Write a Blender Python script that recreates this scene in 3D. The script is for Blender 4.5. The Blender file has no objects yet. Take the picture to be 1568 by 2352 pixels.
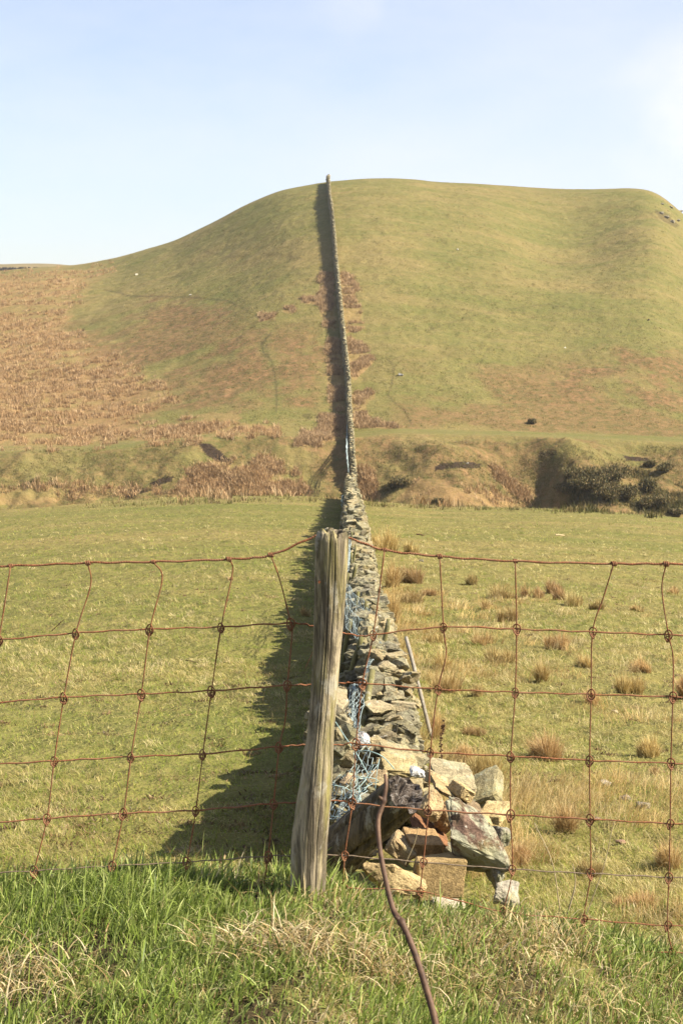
import bpy, bmesh, math, random
import numpy as np
from mathutils import Vector, Matrix, Euler, noise as mnoise

random.seed(7)
RNG = np.random.default_rng(11)
SC = bpy.context.scene
COL = SC.collection

# ------------------------------------------------------------------ camera
CAMZ = 1.30                       # camera height above the verge
F = 3690.0                        # focal length in photo pixels (photo taken as 1568 x 2352)
TH = math.atan(416.0 / F)         # pitch below the horizontal
cam_d = bpy.data.cameras.new('camera')
cam = bpy.data.objects.new('camera', cam_d); COL.objects.link(cam)
cam.location = (0, 0, CAMZ)
cam.rotation_euler = (math.pi / 2 - TH, 0, 0)
cam_d.sensor_fit = 'VERTICAL'; cam_d.sensor_height = 24.0
cam_d.lens = 24.0 * F / 2352.0
cam_d.clip_start = 0.05; cam_d.clip_end = 6000
cam_d.dof.use_dof = True; cam_d.dof.focus_distance = 5.5
cam_d.dof.aperture_fstop = (cam_d.lens * 0.001) / 0.0022
SC.camera = cam

# ------------------------------------------------------------------ world and sun
SUN_EL, SUN_AZ = math.radians(42), math.radians(103)   # azimuth clockwise from +Y (view direction)
w = bpy.data.worlds.new('World'); SC.world = w; w.use_nodes = True
nt = w.node_tree; nt.nodes.clear()
wo = nt.nodes.new('ShaderNodeOutputWorld'); bg = nt.nodes.new('ShaderNodeBackground')
sky = nt.nodes.new('ShaderNodeTexSky'); sky.sky_type = 'NISHITA'; sky.sun_disc = False
sky.sun_elevation = SUN_EL; sky.sun_rotation = SUN_AZ
sky.altitude = 150; sky.air_density = 1.0; sky.dust_density = 0.9; sky.ozone_density = 1.0
tc = nt.nodes.new('ShaderNodeTexCoord'); mp = nt.nodes.new('ShaderNodeMapping')
mp.inputs['Scale'].default_value = (1.0, 1.0, 2.6); mp.inputs['Location'].default_value = (1.35, 0.7, 0.9)
nz = nt.nodes.new('ShaderNodeTexNoise'); nz.inputs['Scale'].default_value = 2.6
nz.inputs['Detail'].default_value = 8; nz.inputs['Roughness'].default_value = 0.55
rp = nt.nodes.new('ShaderNodeValToRGB')
rp.color_ramp.elements[0].position = 0.47; rp.color_ramp.elements[0].color = (0, 0, 0, 1)
rp.color_ramp.elements[1].position = 0.80; rp.color_ramp.elements[1].color = (1, 1, 1, 1)
# more thin cloud towards the right of the view
sep = nt.nodes.new('ShaderNodeSeparateXYZ'); mr = nt.nodes.new('ShaderNodeMapRange')
mr.inputs['From Min'].default_value = -0.12; mr.inputs['From Max'].default_value = 0.24
mr.inputs['To Min'].default_value = 0.66; mr.inputs['To Max'].default_value = 1.05
ml = nt.nodes.new('ShaderNodeMath'); ml.operation = 'MULTIPLY_ADD'
ml2 = nt.nodes.new('ShaderNodeMath'); ml2.operation = 'MULTIPLY'; ml2.inputs[1].default_value = 0.45
mx = nt.nodes.new('ShaderNodeMix'); mx.data_type = 'RGBA'
mx.inputs[7].default_value = (5.7, 5.8, 7.2, 1)
L = nt.links.new
L(tc.outputs['Generated'], mp.inputs['Vector']); L(mp.outputs[0], nz.inputs['Vector']); L(nz.outputs['Fac'], rp.inputs['Fac'])
L(tc.outputs['Generated'], sep.inputs[0]); L(sep.outputs['X'], mr.inputs['Value'])
L(mr.outputs[0], ml2.inputs[0])
L(rp.outputs['Color'], ml.inputs[0]); ml.inputs[1].default_value = 0.45; L(ml2.outputs[0], ml.inputs[2]); ml.use_clamp = True
def cloud_at(px, py, lo, amount):
    u_, v_ = (px - 784) / F, (1176 - py) / F
    d_ = Vector((u_, math.cos(TH) + v_ * math.sin(TH), -math.sin(TH) + v_ * math.cos(TH))).normalized()
    nm_ = nt.nodes.new('ShaderNodeVectorMath'); nm_.operation = 'NORMALIZE'; L(tc.outputs['Generated'], nm_.inputs[0])
    dp = nt.nodes.new('ShaderNodeVectorMath'); dp.operation = 'DOT_PRODUCT'; dp.inputs[1].default_value = d_; L(nm_.outputs[0], dp.inputs[0])
    mp_ = nt.nodes.new('ShaderNodeMapRange'); mp_.interpolation_type = 'SMOOTHSTEP'; mp_.inputs['From Min'].default_value = lo; mp_.inputs['From Max'].default_value = 1.0; L(dp.outputs['Value'], mp_.inputs['Value'])
    n2 = nt.nodes.new('ShaderNodeTexNoise'); n2.inputs['Scale'].default_value = 16; n2.inputs['Detail'].default_value = 6; L(tc.outputs['Generated'], n2.inputs['Vector'])
    r2 = nt.nodes.new('ShaderNodeMapRange'); r2.inputs['From Min'].default_value = 0.38; r2.inputs['From Max'].default_value = 0.72; r2.inputs['To Max'].default_value = amount; L(n2.outputs['Fac'], r2.inputs['Value'])
    q = nt.nodes.new('ShaderNodeMath'); q.operation = 'MULTIPLY'; L(mp_.outputs[0], q.inputs[0]); L(r2.outputs[0], q.inputs[1]); return q.outputs[0]
a1 = nt.nodes.new('ShaderNodeMath'); a1.operation = 'ADD'; L(cloud_at(1600, 270, 0.9980, 0.5), a1.inputs[0]); L(cloud_at(790, 8, 0.9996, 0.35), a1.inputs[1])
mx3 = nt.nodes.new('ShaderNodeMix'); mx3.data_type = 'RGBA'; mx3.clamp_factor = True; mx3.inputs[7].default_value = (7.2, 6.8, 7.6, 1); L(a1.outputs[0], mx3.inputs[0]); L(mx.outputs[2], mx3.inputs[6])
L(ml.outputs[0], mx.inputs[0]); L(sky.outputs[0], mx.inputs[6]); L(mx3.outputs[2], bg.inputs['Color'])
bg.inputs['Strength'].default_value = 0.057
L(bg.outputs[0], wo.inputs[0])
sd = bpy.data.lights.new('sun', 'SUN'); sd.energy = 5.0; sd.angle = math.radians(0.5); sd.color = (1.0, 0.90, 0.74)
so = bpy.data.objects.new('sun', sd); COL.objects.link(so)
sv = Vector((math.sin(SUN_AZ) * math.cos(SUN_EL), math.cos(SUN_AZ) * math.cos(SUN_EL), math.sin(SUN_EL)))
so.rotation_euler = sv.to_track_quat('Z', 'Y').to_euler(); so.location = sv * 50
SC.view_settings.view_transform = 'Standard'; SC.view_settings.look = 'None'
SC.view_settings.exposure = 1.6; SC.view_settings.gamma = 1.0

# ------------------------------------------------------------------ photo measurement <-> place
CT, ST = math.cos(TH), math.sin(TH)
def ray(px, py):
    """direction ratios x/y and z/y seen at a photo pixel"""
    u = (np.asarray(px, float) - 784) / F; v = (1176 - np.asarray(py, float)) / F
    den = CT + v * ST
    return u / den, (-ST + v * CT) / den
def at(px, py, Y):
    k, s = ray(px, py); return Vector((float(k) * Y, Y, float(s) * Y + CAMZ))
def to_px(X, Y, Z):
    z = Z - CAMZ; f = Y * CT - z * ST; up = Y * ST + z * CT
    f = np.maximum(f, 1e-3)
    return 784 + F * X / f, 1176 - F * up / f

# ------------------------------------------------------------------ numpy noise
def _h(ix, iy, s):
    n = (ix.astype(np.int64) * 374761393 + iy.astype(np.int64) * 668265263 + s * 1442695041) & 0xffffffff
    n = ((n ^ (n >> 13)) * 1274126177) & 0xffffffff
    return ((n ^ (n >> 16)) & 0xffff) / 65535.0
def vn(x, y, s=0):
    x = np.asarray(x, float); y = np.asarray(y, float)
    ix = np.floor(x); iy = np.floor(y); fx = x - ix; fy = y - iy
    fx = fx * fx * (3 - 2 * fx); fy = fy * fy * (3 - 2 * fy)
    a = _h(ix, iy, s); b = _h(ix + 1, iy, s); c = _h(ix, iy + 1, s); d = _h(ix + 1, iy + 1, s)
    return (a + (b - a) * fx) * (1 - fy) + (c + (d - c) * fx) * fy
def fbm(x, y, s=0, o=4):
    t = 0; a = 0.5; n = 0
    for i in range(o):
        t = t + a * vn(x * 2 ** i + 17.3 * i, y * 2 ** i - 9.1 * i, s + i); n += a; a *= 0.5
    return t / n
def sstep(a, b, x):
    t = np.clip((np.asarray(x, float) - a) / (b - a), 0, 1); return t * t * (3 - 2 * t)

# ------------------------------------------------------------------ terrain
def smooth_table(ks, ss, sig=0.0045):
    g = np.linspace(ks[0], ks[-1], 1400); v = np.interp(g, ks, ss); st = g[1] - g[0]; m_ = int(3 * sig / st) + 1
    kr = np.exp(-0.5 * (np.arange(-m_, m_ + 1) * st / sig) ** 2); kr /= kr.sum()
    return g, np.convolve(np.pad(v, m_, mode='edge'), kr, mode='valid')
def table(pts):
    ks, ss = ray([p[0] for p in pts], [p[1] for p in pts]); return smooth_table(ks, ss)
T_SKY = table([(-900, 700), (-300, 655), (0, 622), (90, 614), (180, 607), (270, 592), (400, 553), (500, 505), (560, 472), (610, 450), (650, 435),
               (750, 418), (830, 411), (890, 409), (950, 412), (1000, 418), (1100, 422), (1230, 432), (1300, 434), (1370, 434),
               (1440, 432), (1490, 436), (1520, 450), (1568, 492), (1700, 600), (2200, 700)])
T_SKYD = smooth_table(ray([-900, 0, 180, 400, 560, 750, 900, 1230, 1490, 1568, 1900], [700, 620, 606, 553, 472, 418, 409, 432, 436, 490, 600])[0],
                      np.array([440, 415, 400, 378, 358, 345, 350, 360, 352, 345, 330.]), 0.012)
T_CREST = table([(-600, 1235), (0, 1173), (120, 1163), (250, 1152), (400, 1142), (520, 1137), (700, 1140), (790, 1148), (1000, 1163), (1240, 1168),
                 (1400, 1176), (1568, 1190), (2100, 1240)])
T_TRACK = table([(-500, 1050), (0, 1034), (200, 1030), (400, 1012), (560, 996), (790, 1003), (900, 992), (1000, 993), (1200, 999), (1568, 1012), (2100, 1025)])
FY = 3.36
VER_X = np.array([(at(p, r, FY)).x for p, r in [(-400, 2130), (0, 2092), (250, 2080), (500, 2092), (680, 2070), (760, 2080), (860, 2115), (1000, 2140), (1150, 2146), (1300, 2180), (1568, 2230), (2000, 2290)]])
VER_Z = np.array([(at(p, r, FY)).z - CAMZ for p, r in [(-400, 2130), (0, 2092), (250, 2080), (500, 2092), (680, 2070), (760, 2080), (860, 2115), (1000, 2140), (1150, 2146), (1300, 2180), (1568, 2230), (2000, 2290)]])

def hermite(t, m0, m1):
    return (t ** 3 - 2 * t ** 2 + t) * m0 + (-2 * t ** 3 + 3 * t ** 2) + (t ** 3 - t ** 2) * m1

def height(X, Y):
    X = np.asarray(X, float); Y = np.asarray(Y, float); X, Y = np.broadcast_arrays(X, Y)
    Ys = np.maximum(Y, 0.6); k = np.clip(X / Ys, -0.75, 0.75)
    sky_s = np.interp(k, *T_SKY); sky_d = np.interp(k, *T_SKYD)
    cr = np.interp(k, *T_CREST); tr = np.interp(k, *T_TRACK)
    # field
    _, s7 = ray(784, 2080.0)
    b = (-cr * 85 + s7 * 7.2) / (85 - 7.2); a = -s7 * 7.2 - b * 7.2
    zf = -(a + b * Ys) + 0.05 * (fbm(X / 2.6, Y / 2.6, 3) - 0.5) * sstep(6, 9, Y)
    zf = zf + (0.075 * (fbm(X / 0.55, Y / 0.55, 5, 4) - 0.5) + 0.03 * (vn(X / 0.13, Y / 0.16, 6) - 0.5)) * sstep(5, 7, Y)
    zf = zf + 0.35 * (fbm(X / 14, Y / 14, 8, 2) - 0.5) * sstep(15, 45, Y) * sstep(90, 70, Y)
    over = np.maximum(Ys - 85, 0); zf = zf - over ** 2 * 0.012
    # verge
    zv = np.interp(X, VER_X, VER_Z) + 0.05 * (fbm(X / 0.35, Y / 0.35, 21, 3) - 0.5) + 0.10 * (fbm(X / 0.8 + 3, Y / 0.8, 22, 2) - 0.5)
    ov_ = np.maximum(Ys - 3.40, 0); drop = zv - 0.62 * ov_ * sstep(0.0, 0.35, ov_)
    q_ = np.clip(0.5 + (drop - zf) / 0.5, 0, 1)            # smooth maximum of the bank slope and the field
    z = np.where(Ys < 7.5, zf * (1 - q_) + drop * q_ + 0.125 * q_ * (1 - q_), zf)
    z = np.where(Ys < 3.4, zv, z)
    # valley floor, bank, track
    ztr = tr * 175.0
    floor = np.full_like(z, -20.5)
    tb = sstep(154, 172.5, Ys)
    rough = (fbm(X / 5.5, Y / 5.5, 31, 4) - 0.5)
    bank = floor + (ztr - floor) * (0.35 * tb + 0.65 * np.clip((Ys - 154) / 18.5, 0, 1))
    bank = bank + (rough * 2.4 + 0.55 * (fbm(X / 1.3, Y / 1.2, 33, 3) - 0.5)) * np.sin(np.pi * np.clip((Ys - 152) / 24, 0, 1)) ** 0.7
    # ravine on the right, its far side turned away from the sun
    kc = np.interp(Ys, [150, 156, 166, 173], [0.133, 0.129, 0.116, 0.09])
    dk = (k - kc) * Ys + 2.6 * (fbm(X / 4, Y / 4, 35, 3) - 0.5)
    prof = np.where(dk < 0, np.clip(1 + dk / 6.0, 0, 1), np.clip(1 - dk / 5.2, 0, 1))
    prof = prof * prof * (3 - 2 * prof)
    bank = bank - 3.3 * prof * sstep(171, 160, Ys + 5 * (fbm(X / 3, Y / 3, 36, 2) - 0.5)) + 2.2 * np.exp(-((dk - 6) / 4.0) ** 2) * sstep(174, 167, Ys) * sstep(150, 158, Ys)
    bank = bank + 1.6 * np.exp(-((dk + 9) / 5.0) ** 2) * sstep(174, 167, Ys) * sstep(150, 158, Ys)
    # hill
    z0 = ztr; z1 = sky_s * sky_d
    tt = np.clip((Ys - 181) / (sky_d - 181), 0, 1)
    avg = (z1 - z0) / (sky_d - 181)
    hill = z0 + (z1 - z0) * hermite(tt, 1.02, np.clip(sky_s / avg, -1, 1.2))
    hn = 1.7 * (fbm(X / 30, Y / 30, 41, 3) - 0.5) + 0.7 * (fbm(X / 9, Y / 7, 44, 3) - 0.5) + 0.30 * (fbm(X / 2.2, Y / 2.0, 47, 3) - 0.5) + 0.16 * (vn(X / 0.8, Y / 0.9, 48) - 0.5)
    hill = hill + hn * sstep(0, 0.12, tt) * (1 - 0.75 * sstep(0.8, 1.0, tt))
    px, py = 0, 0
    kb, _ = ray(1310, 560); hill = hill - 3.2 * np.exp(-((k - kb) / 0.035) ** 2 - ((Ys - 290) / 34) ** 2)
    kb, _ = ray(560, 640); hill = hill - 1.6 * np.exp(-((k - kb) / 0.03) ** 2 - ((Ys - 270) / 30) ** 2)
    ov = np.maximum(Ys - sky_d, 0)
    hill = hill + sky_s * ov - 0.0009 * ov ** 2
    hill = np.maximum(hill, -30)
    far = np.where(Ys < 150, floor, np.where(Ys < 174, bank, np.where(Ys < 181, ztr, hill)))
    m = sstep(172, 175, Ys) * sstep(178, 172, Ys) if False else None
    far = np.where((Ys >= 170) & (Ys < 174), bank * (1 - sstep(170, 174, Ys)) + ztr * sstep(170, 174, Ys), far)
    z = np.where(Ys > 85, np.maximum(z, far), z)
    z = np.where(Ys >= 150, far, z)
    az = np.abs(np.arctan2(X, Y)); wgt = sstep(math.radians(38), math.radians(62), az) * sstep(4, 20, np.hypot(X, Y))
    z = z * (1 - wgt) + (-2.0 + 0.0 * z) * wgt
    return z + CAMZ

# lookup of what ground stands at a photo pixel
LK = np.linspace(-0.40, 0.40, 500)
LY = np.concatenate([np.linspace(2.0, 20, 260), np.linspace(20.1, 90, 240), np.linspace(90.5, 150, 30), np.linspace(150.3, 460, 900)])
KK, YY = np.meshgrid(LK, LY, indexing='ij')
SG = (height(KK * YY, YY) - CAMZ) / YY
SGM = np.maximum.accumulate(SG, axis=1)
def ground_at(px, py):
    px = np.atleast_1d(px).astype(float); py = np.atleast_1d(py).astype(float)
    k, s = ray(px, py); i = np.clip(np.rint((k - LK[0]) / (LK[1] - LK[0])).astype(int), 0, len(LK) - 1)
    Y = np.empty(len(px))
    for col in np.unique(i):
        q = i == col
        j = np.searchsorted(SGM[col], s[q]); Y[q] = LY[np.clip(j, 0, len(LY) - 1)]
    X = k * Y
    return X, Y, height(X, Y)
def G(px, py):
    X, Y, Z = ground_at(px, py); return Vector((X[0], Y[0], Z[0]))

def inpoly(px, py, poly):
    px = np.asarray(px, float); py = np.asarray(py, float); r = np.zeros(px.shape, bool); n = len(poly)
    for i in range(n):
        x1, y1 = poly[i]; x2, y2 = poly[(i + 1) % n]
        c = ((y1 > py) != (y2 > py)) & (px < (x2 - x1) * (py - y1) / (y2 - y1 + 1e-9) + x1)
        r ^= c
    return r

# regions of different vegetation, outlined as they lie on the hillside
RUSH_LEFT = [(-700, 660), (0, 622), (120, 622), (270, 598), (250, 625), (205, 650), (190, 690), (165, 740), (230, 800), (300, 830), (330, 870), (400, 900), (420, 935),
             (300, 940), (330, 985), (450, 975), (480, 1000), (440, 1022), (330, 1012), (250, 1012), (160, 1030), (0, 1030), (-700, 1050)]
RUSH_BANK = [(400, 1140), (440, 1085), (480, 1062), (560, 1055), (615, 1050), (640, 1080), (690, 1105), (720, 1140)]
RUSH_TRACK = [(350, 975), (430, 965), (540, 948), (550, 975), (640, 985), (640, 1000), (460, 1010), (360, 1010)]
RUSH_W = [[(770, 628), (800, 628), (815, 660), (818, 690), (835, 715), (820, 745), (786, 740)], [(790, 745), (835, 750), (835, 757), (792, 765)],
          [(795, 775), (820, 790), (858, 830), (850, 842), (815, 872), (800, 868)], [(800, 905), (855, 898), (862, 915), (835, 930), (840, 955), (870, 968), (915, 975), (900, 985), (810, 985)],
          [(735, 628), (765, 628), (770, 760), (745, 750), (730, 690)], [(690, 680), (735, 680), (735, 700), (690, 694)], [(592, 728), (632, 722), (634, 735), (596, 739)],
          [(650, 710), (678, 706), (679, 717), (652, 719)], [(735, 960), (795, 955), (795, 990), (735, 995)], [(705, 990), (790, 985), (795, 1010), (680, 1025)],
          [(750, 780), (790, 780), (795, 950), (755, 940)]]
RUSH_LOW = [[(590, 1150), (420, 1150), (350, 1128), (280, 1140), (0, 1160), (0, 1120), (150, 1108), (290, 1120)],
            [(960, 1100), (1050, 1120), (1130, 1130), (1180, 1150), (1220, 1165), (1000, 1163), (900, 1150)],
            [(810, 1070), (850, 1075), (870, 1150), (825, 1145)], [(1110, 1075), (1150, 1080), (1190, 1120), (1225, 1150), (1190, 1150)]]
BRACKEN = [[(330, 690), (460, 695), (560, 705), (500, 760), (420, 790), (290, 770)], [(470, 850), (560, 800), (620, 790), (640, 880), (560, 900), (480, 890)],
           [(640, 790), (740, 780), (745, 930), (650, 930)], [(1190, 900), (1300, 850), (1370, 815), (1568, 800), (1800, 800), (1800, 950), (1568, 940), (1400, 930), (1250, 935)],
           [(1380, 1070), (1568, 1060), (1700, 1075), (1568, 1085), (1400, 1088)], [(940, 1050), (1010, 1040), (1030, 1060), (950, 1080)], [(1010, 1045), (1110, 1035), (1120, 1050), (1030, 1062)],
           [(80, 1090), (160, 1080), (200, 1105), (110, 1125)]]
SCARS_AND_SHADE = [[(455, 1018), (485, 1020), (515, 1045), (540, 1062), (500, 1062), (470, 1040)], [(1000, 1070), (1015, 1062), (1080, 1062), (1105, 1068), (1100, 1078), (1050, 1074), (1000, 1080)],  # earth scars; the second outline is an overhang's shadow painted as soil
         [(345, 1110), (380, 1092), (400, 1094), (395, 1104), (355, 1118)], [(1240, 1040), (1275, 1036), (1270, 1046), (1240, 1050)],
         [(1430, 1048), (1485, 1052), (1490, 1060), (1440, 1058)], [(275, 1130), (340, 1118), (350, 1124), (290, 1146)], [(690, 952), (712, 950), (712, 962), (694, 962)],
         [(1500, 480), (1530, 490), (1562, 520), (1545, 522), (1510, 500)]]
TRAIL = [(622, 765), (600, 790), (605, 810), (625, 830), (632, 870), (636, 915), (634, 945)]
TRAIL2 = [(885, 820), (905, 840), (900, 880), (890, 910), (930, 945), (945, 975)]
TRAILS = [[(160, 700), (260, 760), (300, 820), (330, 880)], [(420, 560), (520, 590), (640, 585), (720, 600)], [(380, 860), (430, 840), (520, 800), (590, 740)], [(640, 640), (650, 700), (600, 765)],
          [(900, 560), (1010, 590), (1150, 575), (1300, 610)], [(980, 760), (1100, 720), (1250, 700), (1400, 720)], [(1000, 940), (1080, 880), (1120, 800), (1200, 740)], [(1250, 520), (1330, 560), (1440, 560)], [(1340, 430), (1400, 470), (1490, 490), (1560, 540)]]
TRAIL3 = [(240, 665), (300, 680), (420, 682), (520, 690), (570, 715)]
def polydist(px, py, line):
    d = np.full(px.shape, 1e9)
    for (x1, y1), (x2, y2) in zip(line[:-1], line[1:]):
        t = np.clip(((px - x1) * (x2 - x1) + (py - y1) * (y2 - y1)) / ((x2 - x1) ** 2 + (y2 - y1) ** 2), 0, 1)
        d = np.minimum(d, np.hypot(px - x1 - t * (x2 - x1), (py - y1 - t * (y2 - y1))))
    return d
def region(px, py, X, Y):
    """rush, bracken, turf, soil weights of the ground (0..1)"""
    jx = (fbm(X / 2.5, Y / 2.5, 61) - 0.5) * 62; jy = (fbm(X / 2.5, Y / 2.5, 71) - 0.5) * 44
    qx, qy = px + jx, py + jy
    far = Y > 150
    rush = inpoly(qx, qy, RUSH_LEFT) | inpoly(qx, qy, RUSH_BANK) | inpoly(qx, qy, RUSH_TRACK)
    for p in RUSH_W + RUSH_LOW: rush = rush | inpoly(px + jx * 0.25, py + jy * 0.25, p)
    br = np.zeros(px.shape)
    for p in BRACKEN:
        b1 = sum(inpoly(px + jx * 2.2 + 26 * math.cos(a), py + jy * 1.6 + 13 * math.sin(a), p) * 1.0 for a in (0, 1.05, 2.1, 3.14, 4.2, 5.25)) / 6
        br = np.maximum(br, b1)
    br = br * sstep(0.36, 0.62, fbm(X / 4, Y / 5, 66, 4) + 0.25 * (br - 0.5))
    soil_shade = np.zeros(px.shape)
    for p in SCARS_AND_SHADE: soil_shade = np.maximum(soil_shade, inpoly(px + jx * 0.15, py + jy * 0.15, p) * 1.0)
    turf = np.maximum.reduce([0.45 * np.exp(-(polydist(px + jx * .15, py, TRAIL) / 10) ** 2), 0.0 * px])
    trk = ((Y > 173) & (Y < 180)) * (px > 780) * 0.45 * sstep(0.3, 0.5, fbm(X / 3, Y / 1.5, 69, 3)) + ((Y > 163) & (Y < 180) & (px < 640)) * 0.3
    turf = np.maximum(turf, trk)
    mud = np.maximum.reduce([np.exp(-(polydist(px, py, TRAIL) / 2.5) ** 2) * 0.5, np.exp(-(polydist(px, py, TRAIL2) / 2.0) ** 2) * 0.5, np.exp(-(polydist(px, py, TRAIL3) / 1.8) ** 2) * 0.5])
    soft = sum(inpoly(px + jx * 1.2 + 34 * math.cos(a), py + jy * 1.2 + 20 * math.sin(a), RUSH_LEFT) * 1.0 for a in (0, 1.05, 2.1, 3.14, 4.2, 5.25)) / 6
    soft = soft * sstep(0.75, 0.25, 1 - soft + 0.9 * (fbm(X / 3, Y / 2.5, 160, 4) - 0.5))
    lft = px < 452
    rush = np.where(lft & (py < 1045), soft, rush)
    rush = rush * (0.6 + 0.4 * sstep(0.40, 0.55, fbm(X / 5.0, Y / 2.2, 152, 3)))
    wide = np.maximum(sstep(780, 880, py + jy) * sstep(860, 960, px + jx) * 0.8, sstep(690, 800, py + jy) * sstep(760, 700, px) * 1.0) * sstep(0.38, 0.6, fbm(X / 7, Y / 6, 67, 4))
    lowb = (Y > 150) * (Y < 172) * (0.6 * sstep(0.34, 0.54, fbm(X / 5, Y / 4, 68, 4)) + 0.2)
    br = np.maximum(np.maximum(br, wide * (Y > 181)), lowb)
    for t_ in TRAILS: mud = np.maximum(mud, np.exp(-(polydist(px + jx * .12, py + jy * .12, t_) / 1.8) ** 2) * 0.28 * sstep(0.35, 0.55, fbm(X / 6, Y / 6, 180, 2)))
    return rush * far * 1.0, br * far, turf * far, np.maximum(soil_shade * np.where(Y > 185, 0.45, 1.0), mud) * far

# ------------------------------------------------------------------ mesh helpers
def mesh_obj(name, V, faces_list, mat, parent=None, cols=None, smooth=False):
    """V (n,3); faces_list: arrays (m,3) or (m,4); cols (n,3) colour attribute"""
    me = bpy.data.meshes.new(name); V = np.asarray(V, np.float32)
    me.vertices.add(len(V)); me.vertices.foreach_set('co', V.ravel())
    fl = [np.asarray(f, np.int32) for f in faces_list if len(f)]
    nl = sum(f.size for f in fl); nf = sum(len(f) for f in fl)
    me.loops.add(nl); me.polygons.add(nf)
    me.loops.foreach_set('vertex_index', np.concatenate([f.ravel() for f in fl]))
    tot = np.concatenate([np.full(len(f), f.shape[1], np.int32) for f in fl])
    st = np.concatenate([[0], np.cumsum(tot)[:-1]]).astype(np.int32)
    me.polygons.foreach_set('loop_start', st); me.polygons.foreach_set('loop_total', tot)
    me.polygons.foreach_set('use_smooth', np.full(nf, smooth, bool))
    me.update(calc_edges=True)
    if cols is not None:
        a = me.color_attributes.new('col', 'FLOAT_COLOR', 'POINT')
        c = np.ones((len(V), 4), np.float32); c[:, :3] = cols; a.data.foreach_set('color', c.ravel())
    me.materials.append(mat)
    o = bpy.data.objects.new(name, me); COL.objects.link(o)
    if parent is not None: o.parent = parent
    return o
def tag(o, label=None, cat=None, group=None, kind=None):
    if label: o['label'] = label
    if cat: o['category'] = cat
    if group: o['group'] = group
    if kind: o['kind'] = kind
    return o
def empty(name, loc, label, cat, group=None):
    e = bpy.data.objects.new(name, None); COL.objects.link(e); e.location = loc; e.empty_display_size = 0.1
    return tag(e, label, cat, group)
def smooth_path(pts, n=8):
    pts = [np.array(p, float) for p in pts]
    if len(pts) < 3: return pts
    P = [2 * pts[0] - pts[1]] + pts + [2 * pts[-1] - pts[-2]]; out = []
    for i in range(1, len(P) - 2):
        a, b, c, d = P[i - 1:i + 3]
        for t in np.linspace(0, 1, n, endpoint=False):
            out.append(0.5 * ((2 * b) + (c - a) * t + (2 * a - 5 * b + 4 * c - d) * t * t + (3 * b - a - 3 * c + d) * t ** 3))
    out.append(pts[-1]); return out
def tube(path, r, seg=8, cap=True):
    """(verts, quads, tris) of a tube; r scalar or list"""
    P = np.array([list(p) for p in path], float); n = len(P)
    R = np.full(n, r, float) if np.isscalar(r) else np.asarray(r, float)
    T = np.gradient(P, axis=0); T /= np.linalg.norm(T, axis=1)[:, None] + 1e-12
    up = np.array([0, 0, 1.0]) if abs(T[0][2]) < 0.9 else np.array([1.0, 0, 0])
    N = np.zeros_like(P); v = np.cross(T[0], up); v /= np.linalg.norm(v)
    for i in range(n):
        v = v - T[i] * np.dot(v, T[i]); v /= np.linalg.norm(v) + 1e-12; N[i] = v
    B = np.cross(T, N)
    a = np.linspace(0, 2 * np.pi, seg, endpoint=False)
    V = (P[:, None, :] + R[:, None, None] * (np.cos(a)[None, :, None] * N[:, None, :] + np.sin(a)[None, :, None] * B[:, None, :])).reshape(-1, 3)
    i = np.arange(n - 1)[:, None] * seg; j = np.arange(seg)[None, :]; j2 = (j + 1) % seg
    Q = np.stack([i + j, i + j2, i + seg + j2, i + seg + j], -1).reshape(-1, 4)
    Tt = []
    if cap:
        V = np.vstack([V, P[0], P[-1]]); c0, c1 = len(V) - 2, len(V) - 1; e = (n - 1) * seg
        for q in range(seg):
            Tt.append((c0, (q + 1) % seg, q)); Tt.append((c1, e + q, e + (q + 1) % seg))
    return V, Q, np.array(Tt).reshape(-1, 3)
class Bag:
    def __init__(s): s.V = []; s.Q = []; s.T = []; s.C = []; s.n = 0
    def add(s, V, Q=None, T=None, C=None):
        s.V.append(V)
        if Q is not None and len(Q): s.Q.append(np.asarray(Q) + s.n)
        if T is not None and len(T): s.T.append(np.asarray(T) + s.n)
        if C is not None: s.C.append(np.broadcast_to(np.asarray(C, float), (len(V), 3)))
        s.n += len(V)
    def obj(s, name, mat, parent=None, origin=None, smooth=False):
        V = np.vstack(s.V)
        if origin is not None: V = V - np.array(origin)[None, :]
        f = []
        if s.Q: f.append(np.vstack(s.Q))
        if s.T: f.append(np.vstack(s.T))
        o = mesh_obj(name, V, f, mat, parent, np.vstack(s.C) if s.C else None, smooth)
        if origin is not None and parent is None: o.location = origin
        return o

# ------------------------------------------------------------------ materials
def new_mat(name):
    m = bpy.data.materials.new(name); m.use_nodes = True; n = m.node_tree; n.nodes.clear()
    out = n.nodes.new('ShaderNodeOutputMaterial'); b = n.nodes.new('ShaderNodeBsdfPrincipled')
    n.links.new(b.outputs[0], out.inputs[0]); b.inputs['Roughness'].default_value = 0.9
    b.inputs['Specular IOR Level'].default_value = 0.2
    return m, n, b, out
def N(n, t, **kw):
    nd = n.nodes.new(t)
    for k_, v_ in kw.items():
        if k_ in nd.inputs: nd.inputs[k_].default_value = v_
        else: setattr(nd, k_, v_)
    return nd
def noise_n(n, vec, scale, detail=6, rough=0.6, dist=0.0):
    nd = N(n, 'ShaderNodeTexNoise', Scale=scale, Detail=detail, Roughness=rough, Distortion=dist); n.links.new(vec, nd.inputs['Vector']); return nd.outputs['Fac']
def ramp(n, fac, stops):
    nd = n.nodes.new('ShaderNodeValToRGB'); el = nd.color_ramp.elements
    while len(el) < len(stops): el.new(0.5)
    for e, (p, c) in zip(el, stops): e.position = p; e.color = (*c, 1)
    n.links.new(fac, nd.inputs[0]); return nd.outputs[0]
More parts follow.
